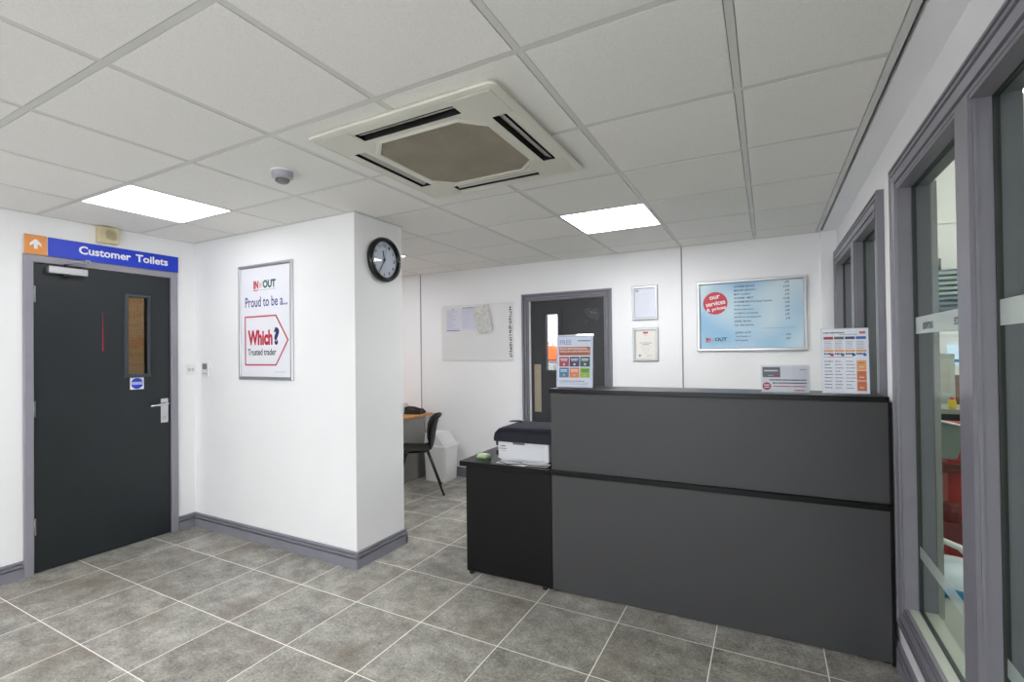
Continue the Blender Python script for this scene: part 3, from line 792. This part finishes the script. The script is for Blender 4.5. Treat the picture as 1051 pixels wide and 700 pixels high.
# display stands on the counter: built facing -y, base at z 0
ctz = 1.2045
def stand(name, label, cat, wx, w, h, prints, lean=R(-4), rz=0, back=.10, gap=.05):
    p = desk_local(wx-ORG_.x, gap, ctz)
    t = thing(name, label, cat, p, ANG+rz)
    Ml = Matrix.Rotation(lean, 4, 'X')
    b = MB(); b.box(-w/2-.004, w/2+.004, -.004, -.0015, .004, h+.004, M=Ml); b.box(-w/2-.004, w/2+.004, .0015, .004, .004, h+.004, M=Ml)
    b.box(-w/2-.004, w/2+.004, -.004, back, 0, .003)
    b.build('holder', ACRYL, t)
    b = MB(); b.box(-w/2, w/2, -.001, .001, .006, h, WHITE, M=Ml); prints(b, w, h, -.0013, Ml); b.build('printed_sheet', None, t)
    return t
def p1(b, w, h, y, M):
    b.rect(-w/2+.004, w/2-.004, .010, h-.004, y, mat('poster_pale_blue', (196, 208, 234), .4), M); y -= .0005
    b.rect(-w/2+.010, w/2-.010, .012, h-.012, y, mat('poster_bg', (222, 228, 242), .4), M); y -= .0003
    b.text('FREE', -w/2+.018, -.02, h-.058, h-.030, y, mat('print_periwinkle', (150, 164, 206), .5), .02, M=M); squig(b, .02, w/2-.015, h-.036, y, NAVY, .006, M)
    b.rect(-w/2+.014, w/2-.014, h*.615, h*.775, y, BROWNP, M)
    b.text('EXCEPTIONAL', -w/2+.02, w/2-.03, h*.725, h*.755, y-.0003, WHITE, .01, M=M); b.text('VALUE ON REPAIRS', -w/2+.02, w/2-.018, h*.675, h*.705, y-.0003, WHITE, .01, M=M); squig(b, -w/2+.02, w/2-.03, h*.645, y-.0003, BLACK, .004, M)
    cols = [[CRIM, NAVY, DGREEN], [BLUEB, ORG2, GREEN]]
    for r in range(2):
        for c in range(3):
            x0 = -w/2+.014+c*(w-.028)/3+.002; x1 = x0+(w-.028)/3-.004; z1 = h*.59-r*h*.205; z0 = z1-h*.185
            b.rect(x0, x1, z0, z1, y, cols[r][c], M); tc = BLACK if (r, c) == (1, 2) else WHITE
            squig(b, x0+.008, x1-.008, z1-.014, y-.0003, tc, .006, M); squig(b, x0+.010, x1-.010, z1-.023, y-.0003, tc, .004, M)
            b.disc((x0+x1)/2, z0+.014, .007, y-.0003, LGREY if r == 0 else PORG, 14, M)
    squig(b, -w/2+.018, w/2-.05, h*.135, y, BLACK, .004, M); squig(b, -w/2+.018, w/2-.02, h*.105, y, GREY, .003, M); squig(b, -w/2+.018, w/2-.03, h*.08, y, GREY, .003, M)
stand('poster_stand', 'portrait acrylic stand with six coloured squares on the counter top', 'display stand', -1.010, .222, .318, p1)
def p2(b, w, h, y, M):
    b.rect(-w/2+.003, w/2-.003, .006, h-.003, y, mat('card_silver', (222, 222, 226), .35), M); y -= .0003
    b.rect(-w/2+.004, -.02, h*.58, h-.006, y, mat('card_dark_silver', (96, 98, 106), .3), M)
    squig(b, -w/2+.012, -.03, h*.82, y-.0003, WHITE, .006, M); b.rect(-.05, -.025, h*.62, h*.67, y-.0003, RED, M); squig(b, -w/2+.03, -.05, h*.645, y-.0003, LGREY, .003, M)
    squig(b, .065, w/2-.01, h*.86, y, GREY, .006, M)
    squig(b, -w/2+.035, w/2-.012, h*.48, y, NAVY, .006, M); squig(b, -w/2+.048, w/2-.012, h*.37, y, NAVY, .006, M); squig(b, -w/2+.052, w/2-.014, h*.25, y, RED, .005, M); squig(b, .04, w/2-.02, h*.11, y, CRIM, .005, M)
    b.disc(-w/2+.022, h*.25, .019, y, CRIM, 24, M); squig(b, -w/2+.010, -w/2+.035, h*.29, y-.0003, WHITE, .005, M); squig(b, -w/2+.012, -w/2+.033, h*.21, y-.0003, WHITE, .005, M)
stand('card_stand', 'low landscape silver card stand on the counter with a red round badge', 'display stand', .079, .205, .136, p2, lean=R(-8), rz=R(2), gap=.055)
def p3(b, w, h, y, M):
    b.rect(-w/2+.003, w/2-.003, .006, h-.003, y, mat('list_white', (250, 250, 253), .4), M); y -= .0003
    squig(b, -w/2+.008, .0, h*.935, y, BLACK, .005, M); squig(b, -.02, .05, h*.905, y, GREY, .003, M); b.rect(w/2-.035, w/2-.012, h*.915, h*.95, y, mat('print_pink', (226, 110, 120), .5), M)
    hd = [CRIM, mat('print_slate2', (84, 92, 96), .5), mat('print_navy2', (58, 62, 110), .5), mat('print_sky', (54, 110, 190), .5)]
    cw = (w-.014)/4
    for c in range(4):
        x0 = -w/2+.007+c*cw
        b.rect(x0+.001, x0+cw-.003, h*.835, h*.875, y, hd[c], M)
        for z in (.80, .775, .75, .72, .695): squig(b, x0+.004, x0+cw*.75, h*z, y, GREY, .0025, M)
        b.rect(x0+.001, x0+cw-.003, h*.645, h*.675, y, PORG, M); squig(b, x0+.002, x0+cw-.006, h*.615, y, NAVY, .008, M); b.disc(x0+cw*.8, h*.60, .007, y-.0002, hd[c], 12, M)
        if c < 3:
            for k in range(9): squig(b, x0+.003, x0+cw*random.uniform(.55, .95), h*(.50-k*.05), y, BLACK if c == 0 else mat('print_mid', (110, 112, 120), .5), .0035, M)
    x0 = -w/2+.007+3*cw
    for k in range(3):
        z1 = h*(.515-k*.155); b.rect(x0+.002, x0+cw-.004, z1-h*.145, z1, y, ORG2 if k else PORG, M); squig(b, x0+.01, x0+cw-.012, z1-.012, y-.0003, BROWNP, .004, M); squig(b, x0+.012, x0+cw-.014, z1-.03, y-.0003, WHITE, .004, M)
    squig(b, -w/2+.01, w/2-.06, h*.567, y, GREY, .003, M)
stand('price_list_stand', 'portrait price list stand with orange column at the right end of the counter', 'display stand', .327, .184, .314, p3, rz=R(-4), gap=.055)

# ------------------------------------------------------------------ things on the low desk
dz = .7225
p = desk_local(.19, .09, dz)
t = thing('printer', 'white laser printer under a dark cover on the low desk', 'printer', p, ANG)
pw, pd = .352, .36
b = MB(); b.box(0, pw, 0, pd, .016, .134); b.box(.012, pw-.012, .01, pd-.01, .0, .018); b.build('body', mat('printer_white', (222, 223, 227), .4), t, bevel=.004)
b = MB(); b.box(.006, pw-.03, -.003, .002, .022, .128); b.build('front_flap', mat('printer_flap', (212, 213, 218), .4), t, bevel=.002)
b = MB(); b.box(.108, .190, -.005, .0, .112, .124); b.build('flap_handle', mat('slate_plastic', (98, 100, 110), .4), t)
b = MB(); squig(b, .018, .055, .098, -.0036, BLACK, .007); squig(b, .014, .062, .082, -.0036, BLACK, .005); squig(b, .03, .06, .068, -.0036, GREY, .004); b.build('label', None, t)
b = MB()
prof = [(-.018, .128), (-.022, .150), (-.014, .190), (.008, .212), (.06, .222), (pw*.5, .220), (pw+.01, .226), (pw+.03, .220), (pw+.034, .128)]
n = 6; vs = []
for k, yy in enumerate((-.016, -.020, -.004, .06, .30, .372)):
    sc = (.86, 1, 1.06, 1.08, 1.06, .9)[k]
    for x, z in prof: vs.append((x, yy, .128+(z-.128)*((.62, .86, .97, 1.0, .98, .8)[k]) ))
m_ = len(prof)
b.faces(vs, [(k*m_+i, k*m_+i+1, (k+1)*m_+i+1, (k+1)*m_+i) for k in range(5) for i in range(m_-1)] + [tuple(range(m_)), tuple(range(6*m_-1, 5*m_-1, -1))], smooth=False)
b.build('cover', mat('navy_black_fabric', (20, 22, 36), .45, spec=.3, noise=.3, nscale=14, bump=.5, bscale=22), t)
for zz in (.098, .036):
    b = MB(); b.box(-.014, .002, -.002, .022, zz, zz+.03); b.build('side_clip', BPLAS, t)
# white papers under and in front of the printer
p = desk_local(.205, .004, dz)
t = thing('loose_papers', 'thin white papers lying in front of the printer on the low desk', 'papers', p, ANG)
b = MB(); b.box(0, .21, 0, .07, 0, .003, None, Matrix.Rotation(R(-6), 4, 'Z') @ Matrix.Translation((0, .02, 0))); b.build('bottom_sheet', PAPER, t)
b = MB(); b.box(.17, .355, .0, .065, .003, .008, None, Matrix.Rotation(R(3), 4, 'Z')); b.build('top_booklet', PAPER, t)
b = MB(); b.tube([desk_local(.23, .03, dz+.008), desk_local(.30, .0, dz+.006), desk_local(.40, .012, dz+.013), desk_local(.46, -.004, dz+.013), desk_local(.585, .006, dz+.016)], .003, 8)
tag(b.build('cable', BPLAS), 'thin black cable trailing over the papers before the printer', 'cable')
# sticky notes in a clear tray
p = desk_local(.075, .095, dz)
t = thing('note_tray', 'clear tray of pale green notes at the left end of the low desk', 'tray', p, ANG)
b = MB()
for a in ((-.045, .055, -.032, -.030), (-.045, .055, .030, .032), (-.045, -.043, -.032, .032), (.053, .055, -.032, .032)): b.box(*a, .001, .036)
b.box(-.045, .055, -.032, .032, 0, .001); b.build('tray', ACRYL, t)
b = MB(); b.box(-.034, .046, -.026, .026, .002, .010, mat('notes_dark_green', (84, 134, 84), .7)); b.box(-.036, .030, -.024, .024, .011, .020, mat('notes_green', (176, 206, 150), .7), Matrix.Rotation(R(5), 4, 'Z')); b.box(-.026, .044, -.026, .020, .021, .032, mat('notes_pale', (214, 222, 178), .7), Matrix.Rotation(R(-6), 4, 'Z')); b.build('note_pads', None, t)
b = MB(); p = desk_local(.34, .30, dz+.2215)
t = thing('pen_tray', 'small dark clutter lying on top of the printer cover', 'office supplies', p, ANG)
b = MB()
for k in range(4): b.tube([(-.16+k*.012, -.02+k*.01, .006+.003*(k % 2)), (-.09+k*.01, .01-k*.012, .010)], .0045, 8)
b.build('pens', BPLAS, t)
b = MB(); b.box(-.15, -.08, .0, .05, 0, .006); b.build('pad', mat('grey_pad', (120, 124, 128), .6), t)

# ------------------------------------------------------------------ back left: desk, chair, bin
t = thing('office_desk', 'beech-topped desk behind the white column', 'desk', (-3.50, 3.97, 0), 0)
b = MB(); b.box(-1.5, 0, 0, .69, .697, .720); b.build('desk_top', BEECH, t, bevel=.002)
b = MB(); b.box(-.07, -.045, .05, .60, .0, .696); b.build('side_panel', mat('shaded_side_panel', (150, 149, 145), .5), t)  # pale desk panel greyed, its shade painted into the colour
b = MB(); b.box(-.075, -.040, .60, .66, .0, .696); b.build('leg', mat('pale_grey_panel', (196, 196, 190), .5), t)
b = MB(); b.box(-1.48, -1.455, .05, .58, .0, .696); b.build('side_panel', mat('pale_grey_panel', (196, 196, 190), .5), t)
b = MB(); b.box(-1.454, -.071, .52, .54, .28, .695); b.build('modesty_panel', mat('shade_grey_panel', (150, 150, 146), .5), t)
# phone
t = thing('desk_phone', 'black telephone on the corner of the beech desk', 'telephone', (-3.64, 4.50, .7205), R(15))
b = MB(); b.prism([(-.10, 0), (.10, 0), (.10, .020), (.06, .052), (-.09, .062)], -.09, .09); b.build('base', BPLAS, t, bevel=.004)
b = MB(); b.tube([(-.095, -.05, .058), (-.05, -.055, .078), (.02, -.055, .074), (.095, -.05, .042)], [.022, .014, .014, .022], 12); b.build('handset', BPLAS, t)
b = MB()
for i in range(3):
    for j in range(4): b.box(.0+.022*i-.007, .0+.022*i+.007, -.01+.022*j-.006, -.01+.022*j+.006, .05-.012*i, .062-.012*i)
b.build('keys', GREY, t)
t = thing('paper_rack', 'white upright tray on the beech desk at the column edge', 'tray', (-3.80, 4.45, .7205), 0)
b = MB(); b.box(-.12, .02, -.1, .1, 0, .11); b.build('box', WPLAS, t, bevel=.003)
b = MB(); b.box(-.11, .012, -.09, .09, .11, .118); b.build('papers', PAPER, t)

# chair: polypropylene shell, faces -x
t = thing('stacking_chair', 'black plastic stacking chair tucked in at the beech desk', 'chair', (-3.20, 3.98, 0), R(40))
b = MB()
# centre line profile (x,z) from the seat front to the top of the back; half widths; side curl
pr = [(-.235, .415, .16, 0), (-.225, .440, .19, .004), (-.19, .452, .205, .012), (-.10, .447, .21, .016), (0, .437, .21, .018), (.09, .430, .205, .022), (.135, .440, .195, .028), (.165, .475, .175, .03), (.180, .53, .175, .055), (.190, .60, .195, .065), (.205, .68, .205, .07), (.222, .745, .20, .06), (.240, .785, .18, .04), (.256, .795, .16, .02)]
n = 12; vs = []
for (x, z, w, c) in pr:
    back = z > .45 and x > .1
    for j in range(n+1):
        u = j/n*2-1
        if back: vs.append((x-c*u*u*1.2, u*w, z-(.012*abs(u)**4)))
        else: vs.append((x, u*w, z+c*u*u))
b.faces(vs, [(i*(n+1)+j, i*(n+1)+j+1, (i+1)*(n+1)+j+1, (i+1)*(n+1)+j) for i in range(len(pr)-1) for j in range(n)], smooth=True)
o = b.build('seat_shell', mat('black_polypropylene', (10, 11, 13), .45, spec=.25), t)
s = o.modifiers.new('thick', 'SOLIDIFY'); s.thickness = .007; s.offset = 0
for sx, x0, x1 in ((1, .10, .255), (1, -.10, -.235)):
    for sy in (-1, 1):
        b = MB(); b.tube([(x0, sy*.10, .424), (x0*1.05, sy*.150, .418), (x0*1.12, sy*.175, .405), (x1, sy*.205, .006)], .0105, 10); q = b.build('leg', mat('black_tube', (22, 22, 24), .35), t)
        b = MB(); b.cyl((x1, sy*.205, 0), .013, .02, 'z', 12); b.build('rubber_foot', BPLAS, q)
for sy in (-1, 1):
    b = MB(); b.tube([(-.10, sy*.10, .424), (.10, sy*.10, .424)], .009, 8); b.build('seat_rail', mat('black_tube', (22, 22, 24), .35), t)
# cable loop from the desk
b = MB(); pts = []
for k in range(25):
    a = k/24*2*PI; pts.append((-3.43+.05*math.cos(a)+.0, 4.45, .42+.09*math.sin(a)+.02*math.sin(3*a)))
pts += [(-3.46, 4.45, .55), (-3.475, 4.45, .66)]
b.tube(pts, .004, 8); tag(b.build('looped_cable', mat('grey_cable', (120, 118, 116), .5)), 'grey looped cable hanging under the beech desk', 'cable')
t = thing('storage_crate', 'low black crate on the floor under the beech desk', 'crate', (-3.93, 4.36, 0), 0)
b = MB(); b.box(-.3, .28, -.16, .16, .0, .012); b.box(-.3, .28, -.16, -.15, 0, .15); b.box(-.3, .28, .15, .16, 0, .15); b.box(-.3, -.29, -.16, .16, 0, .15); b.box(.27, .28, -.16, .16, 0, .15); b.build('tub', BPLAS, t, bevel=.002)
b = MB(); b.box(-.27, .25, -.13, .13, .012, .12); b.build('contents', mat('dark_folder', (46, 44, 46), .6), t)

# bin
t = thing('swing_bin', 'white plastic lidded waste bin against the back wall', 'bin', (-3.275, 4.50, 0), 0)
b = MB(); bw = .135; bd = .12; tw_ = .150; td = .135
vs = []
for (w, d_, z) in ((bw, bd, 0), (bw+.002, bd+.002, .004), (tw_, td, .375)):
    for x, y in ((-w, -d_+.02), (-w+.02, -d_), (w-.02, -d_), (w, -d_+.02), (w, d_-.02), (w-.02, d_), (-w+.02, d_), (-w, d_-.02)): vs.append((x, y, z))
b.faces(vs, [(k*8+i, k*8+(i+1) % 8, (k+1)*8+(i+1) % 8, (k+1)*8+i) for k in range(2) for i in range(8)] + [tuple(range(8))]); b.build('tub', WPLAS, t, bevel=.003)
b = MB(); b.box(-.156, .156, -.141, .141, .365, .392); b.build('rim', WPLAS, t, bevel=.006)
b = MB(); b.prism([(-.146, .390), (.146, .390), (.030, .528), (-.128, .532)], -.128, .128); b.build('lid', WPLAS, t, bevel=.014, seg=3)
b = MB(); b.box(-.0, .152, -.10, .10, -.003, .004, None, Matrix.Translation((.034, 0, .527)) @ Matrix.Rotation(R(50), 4, 'Y')); b.build('flap', WPLAS, t, bevel=.002)

# ------------------------------------------------------------------ corridor behind door 1 (tan, lit)
TAN = mat('tan_corridor_paint', (196, 172, 132), .7)
cw = struct
b = MB()
b.box(XL-1.5, XL-1.4, .4, 3.0, 0, H); cw(b.build('wall_corridor', TAN))
b = MB(); b.box(XL-1.5, XL-.12, .4, .5, 0, H); cw(b.build('wall_corridor_near', TAN))
b = MB(); b.box(XL-1.5, XL-.12, 2.27, YF, 0, H); cw(b.build('wall_corridor_far', TAN))
b = MB(); b.box(XL-1.5, XL-.12, .4, YF, -.05, 0); cw(b.build('floor_corridor', FLOOR))
b = MB(); b.box(XL-1.5, XL-.12, .4, YF, H, H+.05); cw(b.build('ceiling_corridor', WALL))
def area(name, loc, sx, sy, power, color=(1, 1, 1), rot=(0, 0, 0)):
    l = bpy.data.lights.new(name, 'AREA'); l.shape = 'RECTANGLE'; l.size = sx; l.size_y = sy; l.energy = power; l.color = color
    o = bpy.data.objects.new(name, l); COL.objects.link(o); o.location = loc; o.rotation_euler = rot
    return o
area('added_corridor_light', (XL-.75, 1.4, H-.02), .3, .6, 7, (1, .92, .78))  # warm light with no fixture, added to brighten the corridor behind the glass

# ------------------------------------------------------------------ room behind door 2
WS = mat('store_wall', (232, 233, 236), .6)
b = MB(); b.box(-3.6, -.6, YB+1.5, YB+1.6, 0, H); cw(b.build('wall_store_back', WS))
b = MB(); b.box(-3.7, -3.6, YB+.12, YB+1.6, 0, H); cw(b.build('wall_store_left', WS))
b = MB(); b.box(-.7, -.6, YB+.12, YB+1.6, 0, H); cw(b.build('wall_store_right', WS))
b = MB(); b.box(-3.7, -.6, YB+.12, YB+1.6, -.05, 0); cw(b.build('floor_store', CONC))
b = MB(); b.box(-3.7, -.6, YB+.12, YB+1.6, H, H+.05); cw(b.build('ceiling_store', WALL))
area('added_store_light', (-2.3, YB+.8, H-.03), 1.0, .5, 34)  # fill light without a fixture, added to light the store room
# orange bag hanging on the wall and a dark cabinet below it
t = thing('hanging_bag', 'bright orange bag seen through the glass of the back door', 'bag', (-2.60, YB+1.40, 1.31), 0)
b = MB(); b.prism([(-.10, 0), (.10, .0), (.115, .05), (.11, .14), (.07, .195), (-.07, .195), (-.11, .14), (-.115, .05)], -.06, .06); b.build('body', mat('hi_vis_orange', (244, 92, 34), .7, noise=.2, nscale=14), t, bevel=.02, seg=3)
b = MB(); b.box(-.085, -.035, -.066, .0, .02, .10); b.build('pocket', mat('dark_red_cloth', (110, 40, 28), .8), t)
b = MB(); b.tube([(-.04, .0, .18), (-.03, .02, .24), (0, .07, .265), (.03, .02, .24), (.04, .0, .18)], .006, 8); b.build('handle', BPLAS, t)
t = thing('side_cabinet', 'dark low cabinet below the orange bag behind the back door', 'cabinet', (-2.55, YB+1.28, 0), 0)
b = MB(); b.box(-.4, .4, -.18, .2, 0, 1.17); b.build('carcass', BPLAS, t)
b = MB(); b.box(-.39, -.005, -.195, -.181, .03, 1.14); b.build('door', mat('dark_grey_door', (46, 48, 50), .5), t)
b = MB(); b.box(.005, .39, -.195, -.181, .03, 1.14); b.build('door', mat('dark_grey_door', (46, 48, 50), .5), t)
t = thing('carton', 'small grey carton standing on the dark cabinet below the orange bag', 'carton', (-2.56, YB+1.22, 1.171), R(8))
b = MB(); b.box(-.10, .10, -.08, .08, 0, .09); b.build('carton_body', mat('carton_grey', (150, 156, 156), .6), t, bevel=.004)
b = MB(); b.box(-.10, .10, -.012, .012, .0895, .091); b.build('tape', BEIGE, t)

# ------------------------------------------------------------------ workshop beyond the right wall
HW = 4.0
b = MB(); b.box(XRB, 7.0, YN, 9.2, -.06, .0); cw(b.build('floor_workshop', CONC))
WW = mat('workshop_white', (214, 214, 211), .7, noise=.03, nscale=4)
b = MB(); b.box(XRB, 7.1, 7.6, 7.7, 0, HW); b.box(XRB, 7.1, 7.585, 7.6, 2.905, 2.925); cw(b.build('wall_workshop_back', WW))
b = MB(); b.box(7.0, 7.1, YN, 7.7, 0, HW); cw(b.build('wall_workshop_right', WW))
b = MB(); b.box(XRB, 7.1, YN-.1, YN, 0, HW); cw(b.build('wall_workshop_front', WW))
b = MB(); b.box(XRB-.02, XRB+.02, YB+.12, 7.7, 0, HW); b.box(XRB-.06, XRB, YN, YB+.12, H+.1, HW); cw(b.build('wall_workshop_left', WW))
b = MB(); b.box(XRB-.1, 7.1, YN, 7.7, HW, HW+.05); cw(b.build('ceiling_workshop', WW))
for n, (x, y) in enumerate(((2.2, 3.2), (2.2, 6.0), (4.8, 3.2), (4.8, 6.0), (3.2, 0.2))):  # strip lights are added out of view to brighten the workshop
    t = thing('added_workshop_light', ('added unseen workshop strip light', )[0] + ' number hung from the high ceiling', 'light', (x, y, HW), 0, 'added unseen strip lights in the workshop')
    t['label'] = ['added unseen strip light above the red vehicle lift', 'added unseen strip light nearest the slatted unit', 'added unseen strip light at the right of the workshop', 'added unseen strip light in the far right corner of the workshop', 'added unseen strip light nearest the large side window'][n]
    b = MB(); b.box(-.07, .07, -.75, .75, -.06, 0); b.build('body', WPLAS, t)
    b = MB(); b.box(-.05, .05, -.73, .73, -.085, -.061); b.build('tube_lamp', mat('tube_glow', (255, 255, 250), .5, emit=(255, 252, 250), estr=70), t)

# ray helper for the far things: direction x/y ratio about .24
def wx(px, y): return y*math.tan(math.atan((px-521.07)/498.5)-R(28.11))
# slatted unit on the back wall
t = thing('slatted_unit', 'grey slatted unit mounted on the white workshop wall seen through the window', 'wall unit', (wx(972, 7.5), 7.585, 1.78), 0)
b = MB(); b.box(-.45, .45, -.10, 0, 0, .56); b.build('backing', mat('unit_backing', (96, 106, 106), .6), t)
for k in range(9):
    b = MB(); b.box(-.44, .44, -.135, -.10, .02+k*.06, .052+k*.06, None); b.build('slat', mat('unit_slat', (150, 164, 160), .5) if k > 3 else mat('unit_slat_dark', (104, 116, 126), .5), t)
b = MB(); b.cyl((-.06, -.05, .56), .03, .14, 'z', 14); b.build('flue', mat('flue_grey', (90, 92, 94), .5), t)
# bright kiosk with screen
t = thing('diagnostic_kiosk', 'white kiosk with a pale blue screen in the workshop', 'machine', (wx(968, 6.6), 6.6, 0), 0)
b = MB(); b.prism([(-.15, 1.58), (.40, 1.58), (.40, 1.14), (.0, 1.14), (-.10, 1.28)], -.12, .2); b.build('hood', mat('kiosk_white', (246, 248, 248), .4), t, bevel=.01)
b = MB(); b.box(.0, .38, -.135, -.12, 1.24, 1.44); b.build('screen', mat('screen_blue', (190, 214, 236), .3, emit=(190, 214, 236), estr=.6), t)
b = MB(); b.prism([(.03, 1.30), (.10, 1.30), (.16, 1.36), (.24, 1.33), (.34, 1.40), (.34, 1.37), (.24, 1.30), (.16, 1.33), (.11, 1.27), (.03, 1.27)], -.1365, -.1352, BLUEB); b.build('screen_graphics', None, t)
b = MB(); b.box(.05, .35, -.1, .18, 0, 1.14); b.build('cabinet', mat('kiosk_brown', (112, 72, 54), .6), t)
for k in range(2):
    b = MB(); b.box(.06, .34, -.115, -.101, .12+k*.48, .55+k*.48); b.build('door', mat('kiosk_brown_door', (128, 84, 62), .55), t)
# grey cabinet on the left
t = thing('grey_cabinet', 'pale grey cabinet standing left of the white kiosk in the workshop', 'cabinet', (wx(959, 6.2), 6.2, 0), 0)
b = MB(); b.box(-.35, .10, -.2, .2, 0, 1.36); b.build('carcass', mat('pale_green_grey', (170, 180, 172), .5), t, bevel=.004)
b = MB(); b.box(-.34, .09, -.215, -.2, .05, 1.31); b.build('door', mat('pale_green_grey2', (182, 190, 182), .5), t, bevel=.003)
b = MB(); b.box(.04, .055, -.235, -.215, .7, .85); b.build('handle', STEEL, t)
# dark bench with yellow can
t = thing('work_bench', 'dark tool bench in the workshop behind the red lift', 'bench', (wx(975, 5.6), 5.6, 0), 0)
b = MB(); b.box(-.35, .6, -.25, .25, .86, .90); b.build('bench_top', mat('bench_top_pale', (150, 150, 140), .5), t)
b = MB(); b.box(-.33, .58, -.22, .23, .2, .86); b.build('drawers', mat('bench_dark', (34, 34, 36), .5), t)
for x in (-.32, .54):
    b = MB(); b.box(x, x+.03, -.22, .22, 0, .2); b.build('leg', mat('bench_dark', (34, 34, 36), .5), t)
t = thing('yellow_can', 'small yellow can with a red cap on the dark workshop bench', 'can', (wx(976, 5.45), 5.45, .901), 0)
b = MB(); b.lathe([(0, 0), (.026, 0), (.027, .008), (.027, .062), (.016, .074)], n=20); b.build('body', mat('can_yellow', (214, 190, 40), .4), t)
b = MB(); b.lathe([(.016, .073), (.016, .092), (0, .094)], n=16); b.build('cap', RED, t)
# sloping grey panel (guard)
t = thing('machine_guard', 'grey-green sheet panel with pale top edge in front of the red post', 'panel', (wx(966, 4.02), 4.02, 0), 0)
b = MB(); b.prism([(-.17, .72), (.06, .72), (.085, .80), (.075, .93), (-.17, .99)], -.02, .0); b.build('sheet', mat('guard_green', (124, 136, 128), .5), t, bevel=.003)
b = MB(); b.tube([(-.172, -.024, .993), (.078, -.024, .935)], .007, 8); b.build('top_edge', WPLAS, t)
b = MB(); b.box(-.15, -.12, -.02, .02, 0, .75); b.build('post', BPLAS, t)
# red vehicle lift
REDP = mat('lift_red_paint', (168, 42, 36), .45, noise=.08, nscale=10)
t = thing('vehicle_lift', 'red vehicle lift post standing on the workshop floor', 'lift', (wx(979, 4.3), 4.3, 0), 0)
b = MB(); b.box(-.06, .06, -.06, .06, .0, .92); b.build('column', REDP, t, bevel=.004)
b = MB(); b.box(-.35, .35, -.15, .15, 0, .03); b.build('base_plate', REDP, t)
b = MB(); b.box(-.22, .02, -.14, -.062, .60, .66); b.box(-.24, -.12, -.16, -.05, .66, .68); b.build('carriage', mat('dark_lift_red', (96, 34, 32), .5), t, bevel=.004)
b = MB(); b.box(-.15, .1, -.16, -.062, .16, .28); b.cyl((-.06, -.11, .28), .045, .12, 'z', 16); b.build('pump_unit', mat('dark_red_unit', (104, 34, 34), .5), t, bevel=.004)
b = MB(); b.tube([(.07, -.08, .9), (.1, -.12, .6), (.06, -.14, .3), (.12, -.12, .05)], .012, 8); b.build('hose', BPLAS, t)
# blue-based white tub with ring handle
t = thing('white_tub', 'white tub with a blue base and tall loop handle on the workshop floor', 'tub', (wx(975, 3.78), 3.78, 0), 0)
b = MB(); b.lathe([(0, 0), (.18, 0), (.19, .01), (.19, .055), (0, .055)], n=32); b.build('base', mat('tub_blue', (24, 130, 176), .4), t)
b = MB(); b.lathe([(.182, .055), (.165, .11), (.12, .15), (0, .16)], n=32); b.build('body', mat('tub_white', (214, 224, 230), .4), t)
b = MB(); b.tube([(-.13, -.03, .12), (-.14, -.03, .22), (-.08, -.03, .29), (.02, -.03, .25), (.09, -.03, .17), (.14, -.03, .08)], .018, 10); b.build('loop_handle', WPLAS, t)

# ------------------------------------------------------------------ world, camera, colour management
w = bpy.data.worlds.new('world'); SC.world = w; w.use_nodes = True
bg = w.node_tree.nodes['Background']; bg.inputs['Color'].default_value = (.92, .96, 1.0, 1); bg.inputs['Strength'].default_value = 5.0

yaw, pitch, roll = R(28.11), R(.5278), R(-.6677)
fwd = Vector((-math.sin(yaw)*math.cos(pitch), math.cos(yaw)*math.cos(pitch), math.sin(pitch)))
r0 = Vector((math.cos(yaw), math.sin(yaw), 0)); u0 = r0.cross(fwd)
rt = r0*math.cos(roll)+u0*math.sin(roll); up = -r0*math.sin(roll)+u0*math.cos(roll)
cam = bpy.data.cameras.new('camera'); co = bpy.data.objects.new('camera', cam); COL.objects.link(co)
Mc = Matrix(((rt.x, up.x, -fwd.x, 0), (rt.y, up.y, -fwd.y, 0), (rt.z, up.z, -fwd.z, 1.423), (0, 0, 0, 1)))
co.matrix_world = Mc
cam.sensor_fit = 'HORIZONTAL'; cam.sensor_width = 36; cam.lens = 36*498.5/1051
cam.shift_x = (525.5-521.07)/1051; cam.shift_y = (356.98-350)/1051
cam.clip_start = .05; cam.clip_end = 100
SC.camera = co
SC.view_settings.view_transform = 'Standard'; SC.view_settings.look = 'None'; SC.view_settings.gamma = 1; SC.view_settings.exposure = 0.45
SC.view_settings.use_curve_mapping = False
SC.cycles.max_bounces = 10; SC.cycles.diffuse_bounces = 6; SC.cycles.transparent_max_bounces = 16
SC.cycles.use_denoising = True
SC.cycles.sample_clamp_indirect = 8
